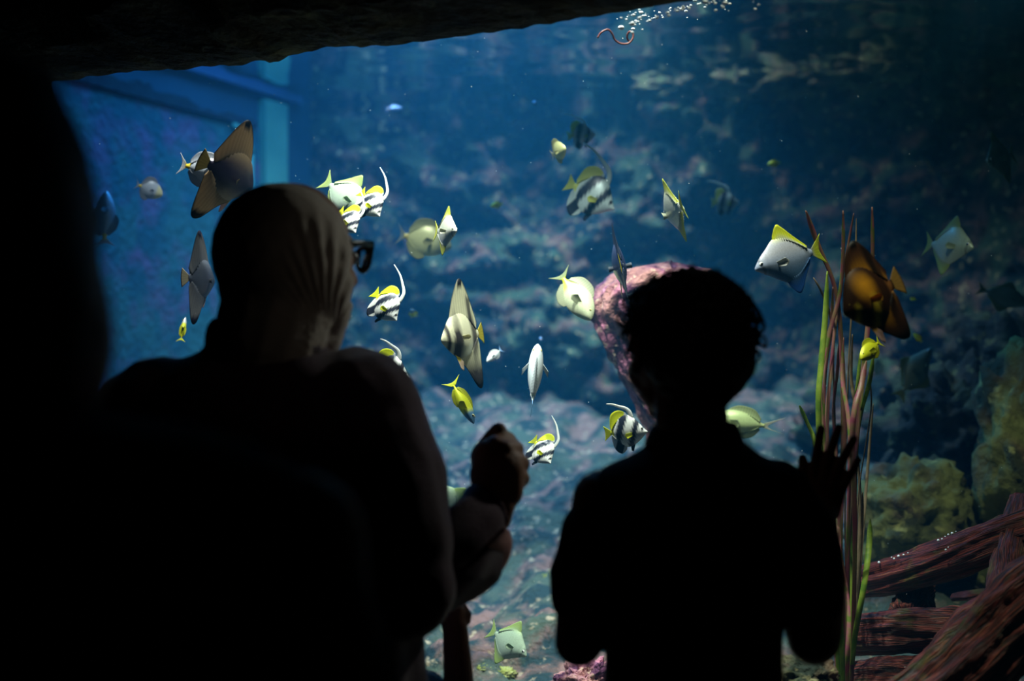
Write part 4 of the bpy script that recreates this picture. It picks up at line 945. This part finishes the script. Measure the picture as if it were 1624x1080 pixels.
# rose lining panel hanging out of the cuff
def cuff():
    A = [(806, 838), (790, 852), (772, 872), (756, 900), (744, 925), (738, 941)]; B = [(806, 840), (811, 862), (804, 890), (786, 914), (762, 932), (738, 944)]
    n = 24; a = catmull(A, n); b = catmull(B, n); vs = []; fs = []; m = 10
    for i in range(n+1):
        for j in range(m+1):
            t = j/m; x = a[i][0]+(b[i][0]-a[i][0])*t; y = a[i][1]+(b[i][1]-a[i][1])*t
            vs.append(P(x-6*(1-t), y, 2.075+.085*t**1.2+.004*sin(i*.7)))
    for i in range(n):
        for j in range(m): q = i*(m+1)+j; fs.append((q, q+1, q+m+2, q+m+1))
    me = from_pydata('cuff', vs, fs); o = link('cuff', me, M['lining'], wr, world=True); o['label'] = 'rose coloured lining of the wide cuff'
    md = o.modifiers.new('t', 'SOLIDIFY'); md.thickness = .004; md.offset = 0
cuff()
# the veil, folds fanning out from the chin
Rv = Th.to_3x3()
gv = lambda x, y, z: Th @ Vector((x, y, z))
veil = [ell(P(446, 402, Yw+.01), (.1035, .112, .106)), ell(P(450, 440, Yw), (.098, .10, .10)), ell(P(452, 470, Yw+.01), (.088, .095, .085)),
        cap(P(445, 470, Yw-.01), .085, P(425, 545, Yw-.02), .082), cap(gv(.0, .03, -.05), .058, gv(0, .02, -.105), .060), ell(P(525, 480, Yw+.03), (.030, .05, .055)), ell(P(503, 448, Yw+.015), (.053, .075, .070))]
chin = P(528, 535, Yw)
def veil_post(v, n):
    d = Vector((v.x-chin.x, 0, v.z-chin.z)); r = d.length
    th = math.atan2(d.x, d.z)
    am = .0038*min(1, r/.06)*max(.15, min(1, (1.60-v.z)/.10))*max(0, min(1, (v.x-P(462, 0, Yw).x)/.05))
    w_ = sin(th*44+2.2*noise.noise(v*9)+v.y*30)*(.6+.5*noise.noise(v*13+Vector((4, 4, 4))))
    return v+n*(am*(abs(w_)**.7*(1 if w_ > 0 else -1))+.0015*noise.fractal(v*14, 1, 2, 3))
melt('veil', veil, .0038, M['veil'], wr, 6, veil_post)
# collar standing round the neck of the coat
melt('collar', [loft([((P(425, 0, Yw).x, Yw-.01, P(0, 560, Yw).z), .090, .088, 0), ((P(420, 0, Yw).x, Yw-.01, P(0, 530, Yw).z), .085, .085, 0), ((P(414, 0, Yw).x, Yw-.01, P(0, 506, Yw).z), .070, .075, 0)], 36)], .007, M['coat'], wr, 5,
     lambda v, n: v+n*.004*noise.fractal(v*12, 1, 2, 3))
# glasses
def glasses():
    go = empty('glasses', (0, 0, 0)); go.parent = wr; go.location = (0, 0, 0)
    G_ = wr.location
    def add(name, me, m): o = link(name, me, m); o.parent = go; me.transform(Matrix.Translation(-G_)); return o
    T = Th
    def outline(sd, k):
        pts = [(-.004, .014), (.008, .020), (.026, .022), (.036, .024), (.037, .014), (.031, -.008), (.022, -.017), (.008, -.019), (-.002, -.010)]
        return [T @ Vector((sd*(.014+(x-.016)*k+.016), .112-.55*max(0, (.014+x)-.02)**1.0*.55, z*k+.010)) for x, z in pts]
    for sd in (1, -1):
        pts = outline(sd, 1.0); cl = pts+[pts[0]]
        sm = catmull([tuple(p) for p in cl], 60)
        bm = bmesh.new(); tube(bm, sm, [.0030]*61, 8); add('rim', bm_mesh(bm, 'rim'), M['frame_black'])
        bm = bmesh.new(); ins = [Vector(p) for p in sm[:-1]]; c = sum(ins, Vector())/len(ins); nrm = (T.to_3x3() @ Vector((0, 1, 0)))*.0008
        f = [bm.verts.new(p+nrm) for p in ins]; k_ = [bm.verts.new(p-nrm) for p in ins]; bm.faces.new(f); bm.faces.new(k_[::-1])
        for i in range(len(f)): bm.faces.new((f[i], f[(i+1) % len(f)], k_[(i+1) % len(f)], k_[i]))
        add('lens', bm_mesh(bm, 'lens'), M['lens'])
        bm = bmesh.new(); tube(bm, [T @ Vector((sd*.050, .100, .030)), T @ Vector((sd*.066, .085, .030)), T @ Vector((sd*.076, .03, .024)), T @ Vector((sd*.078, -.02, .016))], [(.005, .0022)]*4, 8, flat=(0, 0, 1)); add('temple', bm_mesh(bm, 'temple'), M['frame_black'])
    bm = bmesh.new(); tube(bm, [T @ Vector((-.012, .112, .020)), T @ Vector((0, .116, .023)), T @ Vector((.012, .112, .020))], [.003]*3, 8); add('bridge', bm_mesh(bm, 'bridge'), M['frame_black'])
glasses()

# ---------------------------------------------------------------- standing child with curly hair
Yb = 1.98
bx = P(1095, 540, Yb).x
br = empty('person', (bx, Yb, 0), 'standing child with short curly dark hair and black shirt, right hand spread on the pane', 'person', kind='thing')
Tb = frame(P(1083, 560, Yb), -22, 2)
bb = head_prims(Tb, .98)
bb += [cap(P(1093, 610, Yb-.01), .049, P(1098, 715, Yb-.02), .053)]
bb += [loft([((bx, Yb, .70), .120, .085, 0), ((bx, Yb, .88), .112, .080, 0), ((bx, Yb, 1.05), .130, .085, 0), ((bx, Yb, 1.16), .150, .075, 0), ((bx, Yb, 1.225), .060, .045, 0)])]
# raised right arm: shoulder, elbow, wrist, hand flat on the pane
hY = glassY(1318)-.022
sR = P(1240, 790, Yb); eR = P(1291, 1012, 1.99); wR = P(1302, 838, 2.10)
bb += chain([(*sR, .045), (*P(1268, 900, 1.97), .040), (*eR, .038), (*P(1300, 920, 2.05), .038), (*wR, .025)])
def hand_prims():
    g = lambda px, py, dy=0: tuple(P(px, py, hY+dy-.0)); r = lambda p: p/F*hY
    def pt(px, py): # point on the near side of the pane
        return tuple(P(px, py, glassY(px)-.014))
    pr = [cap(wR, .025, pt(1303, 800), r(24)), cap(pt(1300, 782), r(20), pt(1300, 802), r(22)), cap(pt(1316, 786), r(19), pt(1308, 808), r(21)), cap(pt(1297, 772), r(15), pt(1322, 778), r(14)), cap(pt(1293, 766), r(12), pt(1298, 805), r(18)),
          cap(pt(1329, 788), r(11), pt(1316, 812), r(17))]
    for pts in ([(1291, 768, 9.4), (1294, 728, 8.6), (1298, 702, 8.0), (1302, 680, 7.2)], [(1306, 766, 9.4), (1315, 724, 8.6), (1323, 698, 8.0), (1330, 678, 7.0)],
                [(1320, 772, 9.2), (1334, 735, 8.4), (1345, 713, 7.8), (1354, 696, 6.8)], [(1330, 786, 8.6), (1344, 760, 7.6), (1354, 744, 7.0), (1361, 729, 6.2)],
                [(1290, 800, 14), (1279, 768, 11), (1274, 745, 9.2), (1273, 727, 7.6)]):
        pr += [cap(pt(*pts[i][:2]), r(pts[i][2]), pt(*pts[i+1][:2]), r(pts[i+1][2])) for i in range(3)]
    return pr
bb += hand_prims()
# lowered left arm, bent forward at the elbow
sL = P(948, 790, Yb); eL = P(918, 1018, 1.97)
bb += chain([(*P(955, 792, Yb), .042), (*P(924, 930, 1.98), .034), (*eL, .034), (*P(935, 985, 2.10), .032), (*P(960, 950, 2.2), .024)])
hl = P(962, 940, 2.22)
bb += [cap(hl, .026, hl+Vector((.006, .02, .04)), .028)]+[cap(hl+Vector((-.022+.014*k, .03, .06)), .009, hl+Vector((-.026+.016*k, .035, .115-.008*abs(k-1.4))), .0075) for k in range(4)]+[cap(hl+Vector((.024, .02, .02)), .011, hl+Vector((.045, .028, .06)), .008)]
bb += legs(bx, .12, .72, .075, Yb, .062)
melt('body', bb, .0030, M['skin'], br, 2)
head_features(Tb, br, .98)
shoes(bx, .075, Yb, br, .9)
rows = [(676, 1048, 1150, .055), (700, 1030, 1182, .066), (722, 996, 1212, .078), (742, 958, 1252, .085), (765, 932, 1278, .092), (800, 924, 1288, .098), (850, 930, 1275, .105), (910, 945, 1252, .108), (980, 956, 1242, .11), (1080, 957, 1240, .112), (1250, 950, 1248, .115), (1400, 945, 1252, .12)]
shirt = [loft(coat_secs(rows, Yb), 44)]
shirt += chain([(*P(982, 800, Yb), .052), (*P(952, 850, Yb), .055), (*P(928, 915, 1.98), .051), (*P(921, 945, 1.98), .047)])
shirt += chain([(*P(1222, 790, Yb), .058), (*P(1258, 850, Yb), .060), (*P(1275, 900, 1.97), .056), (*P(1282, 945, 1.98), .050)])
def shirt_post(v, n):
    v = v+n*(.003*sin(v.z*50+v.x*60+4*noise.noise(v*4))*.5+.003*noise.fractal(v*9, 1, 2, 3)); return v
melt('shirt', shirt, .0065, M['black_cloth'], br, 3, shirt_post)
melt('collar', [loft([((P(1100, 0, Yb).x, Yb-.01, P(0, 712, Yb).z), .072, .066, 0), ((P(1100, 0, Yb).x, Yb-.01, P(0, 690, Yb).z), .066, .062, 0), ((P(1102, 0, Yb).x, Yb-.01, P(0, 668, Yb).z), .056, .056, 0)], 30)], .005, M['black_cloth'], br, 3)
melt('trousers', [loft([((bx, Yb, .80), .130, .10, 0), ((bx, Yb, .66), .135, .10, 0), ((bx, Yb, .60), .12, .085, 0)])]+chain([(bx-.07, Yb, .70, .085), (bx-.075, Yb, .40, .066), (bx-.075, Yb-.01, .09, .055)])+chain([(bx+.07, Yb, .70, .085), (bx+.075, Yb, .40, .066), (bx+.075, Yb-.01, .09, .055)]), .008, M['dark_cloth'], br, 3)
def curls(parent, T, s, seed):
    gh = lambda x, y, z: T @ Vector((x*s, y*s, z*s)); Rr = T.to_3x3()
    base = [ell(gh(0, -.020, .036), (.085*s, .092*s, .076*s), Rr), ell(gh(0, -.045, .005), (.082*s, .070*s, .080*s), Rr), ell(gh(.0, .035, .070), (.062*s, .052*s, .038*s), Rr), ell(gh(0, -.052, -.035), (.055*s, .045*s, .045*s), Rr)]
    melt('hair', base, .005, M['hair'], parent, 3, lambda v, n: v+n*(.007*noise.fractal(v*22, 1, 2, 4)+.004*abs(noise.noise(v*60))))
    rnd = random.Random(seed); bm = bmesh.new()
    for i in range(330):
        u = rnd.uniform(-.35, 1); a = rnd.uniform(0, 2*pi); q = sqrt(max(0, 1-u*u)); n = Vector((q*cos(a), q*sin(a), u))
        if n.y > .45 and n.z < .45: continue
        c = Vector((n.x*.086, -.020+n.y*.093, .034+n.z*.078)); r0 = rnd.uniform(.006, .011); tl = rnd.uniform(.6, 1.5)
        t1 = n.cross(Vector((rnd.uniform(-1, 1), rnd.uniform(-1, 1), rnd.uniform(-1, 1)))).normalized(); t2 = n.cross(t1); pts = []
        for k in range(13):
            an = k/12*2*pi*tl; pts.append(T @ ((c+t1*(r0*cos(an)-r0)+n*(r0*sin(an)*.9+.003*k/12)+t2*(k/12*.012))*s))
        tube(bm, pts, [(.0024*(1-.5*k/12))*s for k in range(13)], 5)
    return bm
bm = curls(br, Tb, .98, 4)
# loose locks standing out: two rings at the right, wisps on top
for lk in ([(1180, 478), (1196, 486), (1206, 500), (1212, 518), (1206, 528), (1199, 520), (1199, 508), (1206, 500)], [(1186, 520), (1196, 534), (1206, 546), (1214, 550), (1214, 538), (1208, 532)], [(1176, 470), (1190, 476), (1200, 488), (1207, 497)],
           [(1190, 545), (1198, 560), (1192, 572), (1184, 566)], [(1040, 447), (1052, 437), (1068, 430), (1082, 432), (1094, 438)], [(1062, 446), (1070, 434), (1086, 428), (1098, 436)], [(1030, 462), (1040, 444), (1058, 440), (1066, 450)],
           [(1112, 440), (1120, 432), (1130, 434), (1134, 442)], [(988, 520), (980, 512), (980, 500), (988, 494)], [(1000, 492), (990, 486), (990, 474), (1002, 470)], [(1188, 560), (1200, 556), (1205, 566), (1198, 576)]):
    sm = catmull([tuple(P(x, y, Yb+.02)) for x, y in lk], 20); tube(bm, sm, [.0030-.0014*k/20 for k in range(21)], 6)
o = link('curls', bm_mesh(bm, 'curls'), M['hair'], br, world=True); o['kind'] = 'stuff'

# ---------------------------------------------------------------- dark blurred person close at the left
Yn = 1.08
nx = P(-10, 540, Yn).x
nr = empty('person', (nx, Yn, 0), 'near person at the left edge, black blurred silhouette of head and shoulders', 'person', kind='thing')
Tn = frame(P(-15, 405, Yn), 8, 0)
nb = head_prims(Tn, .98)+[cap(P(0, 560, Yn), .060, P(10, 700, Yn), .062)]
nb += [loft([((nx+.05, Yn, .80), .15, .10, 0), ((nx+.05, Yn, 1.02), .15, .10, 0), ((nx+.05, Yn, 1.18), .18, .10, 0), ((nx+.04, Yn, 1.27), .17, .08, 0), ((nx, Yn, 1.32), .07, .05, 0)])]
for sd in (1, -1):
    x0 = nx+.04+sd*.19
    nb += chain([(x0, Yn, 1.24, .052), (x0+sd*.03, Yn, .98, .044), (x0+sd*.02, Yn+.10, .82, .036), (x0-sd*.04, Yn+.22, .84, .028)])
    h0 = Vector((x0-sd*.05, Yn+.25, .845)); nb += [cap(h0-Vector((0, .03, 0)), .028, h0+Vector((-sd*.02, .03, 0)), .032)]
    nb += [cap(h0+Vector((-sd*.03, .04, .024-.016*k)), .009, h0+Vector((-sd*.07, .05, .02-.016*k)), .008) for k in range(4)]+[cap(h0+Vector((0, .01, .03)), .011, h0+Vector((-sd*.03, .03, .055)), .009)]
nb += legs(nx+.05, .14, .80, .10, Yn)
melt('body', nb, .0045, M['skin'], nr, 3); head_features(Tn, nr, .98); shoes(nx+.05, .10, Yn, nr)
hs = [(96, -60, 60, .05), (118, -110, 76, .075), (160, -150, 98, .09), (200, -170, 118, .10), (250, -180, 134, .105), (330, -190, 143, .11), (400, -190, 150, .11), (450, -185, 162, .11), (500, -180, 174, .10), (560, -170, 176, .10), (610, -150, 166, .09), (650, -120, 146, .08), (680, -80, 100, .06)]
melt('hair', [loft(coat_secs(hs, Yn-.015), 40)], .006, M['hair'], nr, 4, lambda v, n: v+n*.003*noise.fractal(v*16, 1, 2, 3))
rows = [(615, -95, 90, .06), (645, -130, 125, .07), (665, -220, 190, .085), (690, -330, 340, .10), (740, -380, 460, .115), (820, -410, 520, .125), (900, -430, 560, .13), (1040, -450, 620, .14), (1300, -460, 640, .15), (1700, -470, 640, .16)]
nc = [loft(coat_secs(rows, Yn), 44)]
for sd in (1, -1):
    x0 = nx+.04+sd*.17; nc += chain([(x0, Yn, 1.22, .070), (x0+sd*.04, Yn, 1.0, .068), (x0+sd*.04, Yn+.09, .83, .060)])
melt('jacket', nc, .009, M['black_cloth'], nr, 4, lambda v, n: v+n*.005*noise.fractal(v*7, 1, 2, 3))

# ---------------------------------------------------------------- small child: only a raised forearm shows
Yc = 2.36
cr = empty('person', (P(690, 540, Yc).x, Yc, 0), 'small child below the veiled person, only a raised bare forearm and fist in view', 'person', kind='thing')
kx = P(662, 540, Yc).x
Tc = frame(Vector((kx, Yc, .745)), 0, 12)
kb = head_prims(Tc, .88)+[cap((kx, Yc-.01, .70), .036, (kx, Yc-.01, .62), .038), loft([((kx, Yc, .36), .085, .07, 0), ((kx, Yc, .48), .08, .07, 0), ((kx, Yc, .58), .095, .06, 0), ((kx, Yc, .64), .04, .035, 0)])]
g = lambda px, py, dy=0: tuple(P(px, py, Yc-.02+dy)); r = lambda p: p/F*2.38
kb += [cap((kx+.075, Yc, .60), .030, g(728, 1150), .029), cap(g(728, 1150), .029, g(727, 1075), r(24)), cap(g(727, 1075), r(24), g(722, 1000), r(20))]
kb += [cap(g(722, 1000), r(20), g(718, 985), r(19)), cap(g(716, 988), r(16), g(722, 970), r(15))]
for (a, b, ra) in [((712, 968), (722, 958), 8.5), ((722, 966), (734, 964), 8.5), ((728, 976), (741, 975), 8.0), ((726, 988), (740, 984), 7.5)]:
    kb += [cap(g(*a), r(ra+1), g(b[0], b[1], .012), r(ra)), cap(g(b[0], b[1], .012), r(ra), g(b[0]-8, b[1]+6, .03), r(ra-1))]
kb += [cap(g(706, 985, .01), r(9), g(712, 966, .03), r(8))]
kb += [cap((kx-.075, Yc, .60), .028, (kx-.11, Yc, .46), .024), cap((kx-.11, Yc, .46), .024, (kx-.10, Yc+.09, .38), .019), cap((kx-.10, Yc+.10, .375), .02, (kx-.095, Yc+.13, .36), .021)]+[cap((kx-.11+.011*k, Yc+.14, .36), .006, (kx-.11+.011*k, Yc+.16, .335), .0055) for k in range(4)]
kb += legs(kx, .085, .38, .05, Yc, .048)
melt('body', kb, .0038, M['skin'], cr, 2); head_features(Tc, cr, .88); shoes(kx, .05, Yc, cr, .7)
melt('hair', [ell(Tc @ Vector((0, -.018, .035)), (.072, .084, .076)), ell(Tc @ Vector((0, -.04, -.01)), (.066, .055, .06))], .005, M['hair'], cr, 3, lambda v, n: v+n*.004*noise.fractal(v*25, 1, 2, 3))
melt('shirt', [loft([((kx, Yc, .34), .100, .085, 0), ((kx, Yc, .48), .094, .082, 0), ((kx, Yc, .59), .102, .070, 0), ((kx, Yc, .645), .045, .042, 0)]), cap((kx-.075, Yc, .60), .038, (kx-.10, Yc, .50), .036), cap((kx+.075, Yc, .60), .038, (kx+.095, Yc+.01, .66), .038)], .006, M['dark_cloth'], cr, 3)
melt('trousers', [loft([((kx, Yc, .40), .095, .08, 0), ((kx, Yc, .32), .095, .08, 0), ((kx, Yc, .28), .085, .07, 0)])]+[cap((kx+sd*.045, Yc, .32), .058, (kx+sd*.05, Yc, .10), .042) for sd in (1, -1)], .007, M['dark_cloth'], cr, 3)
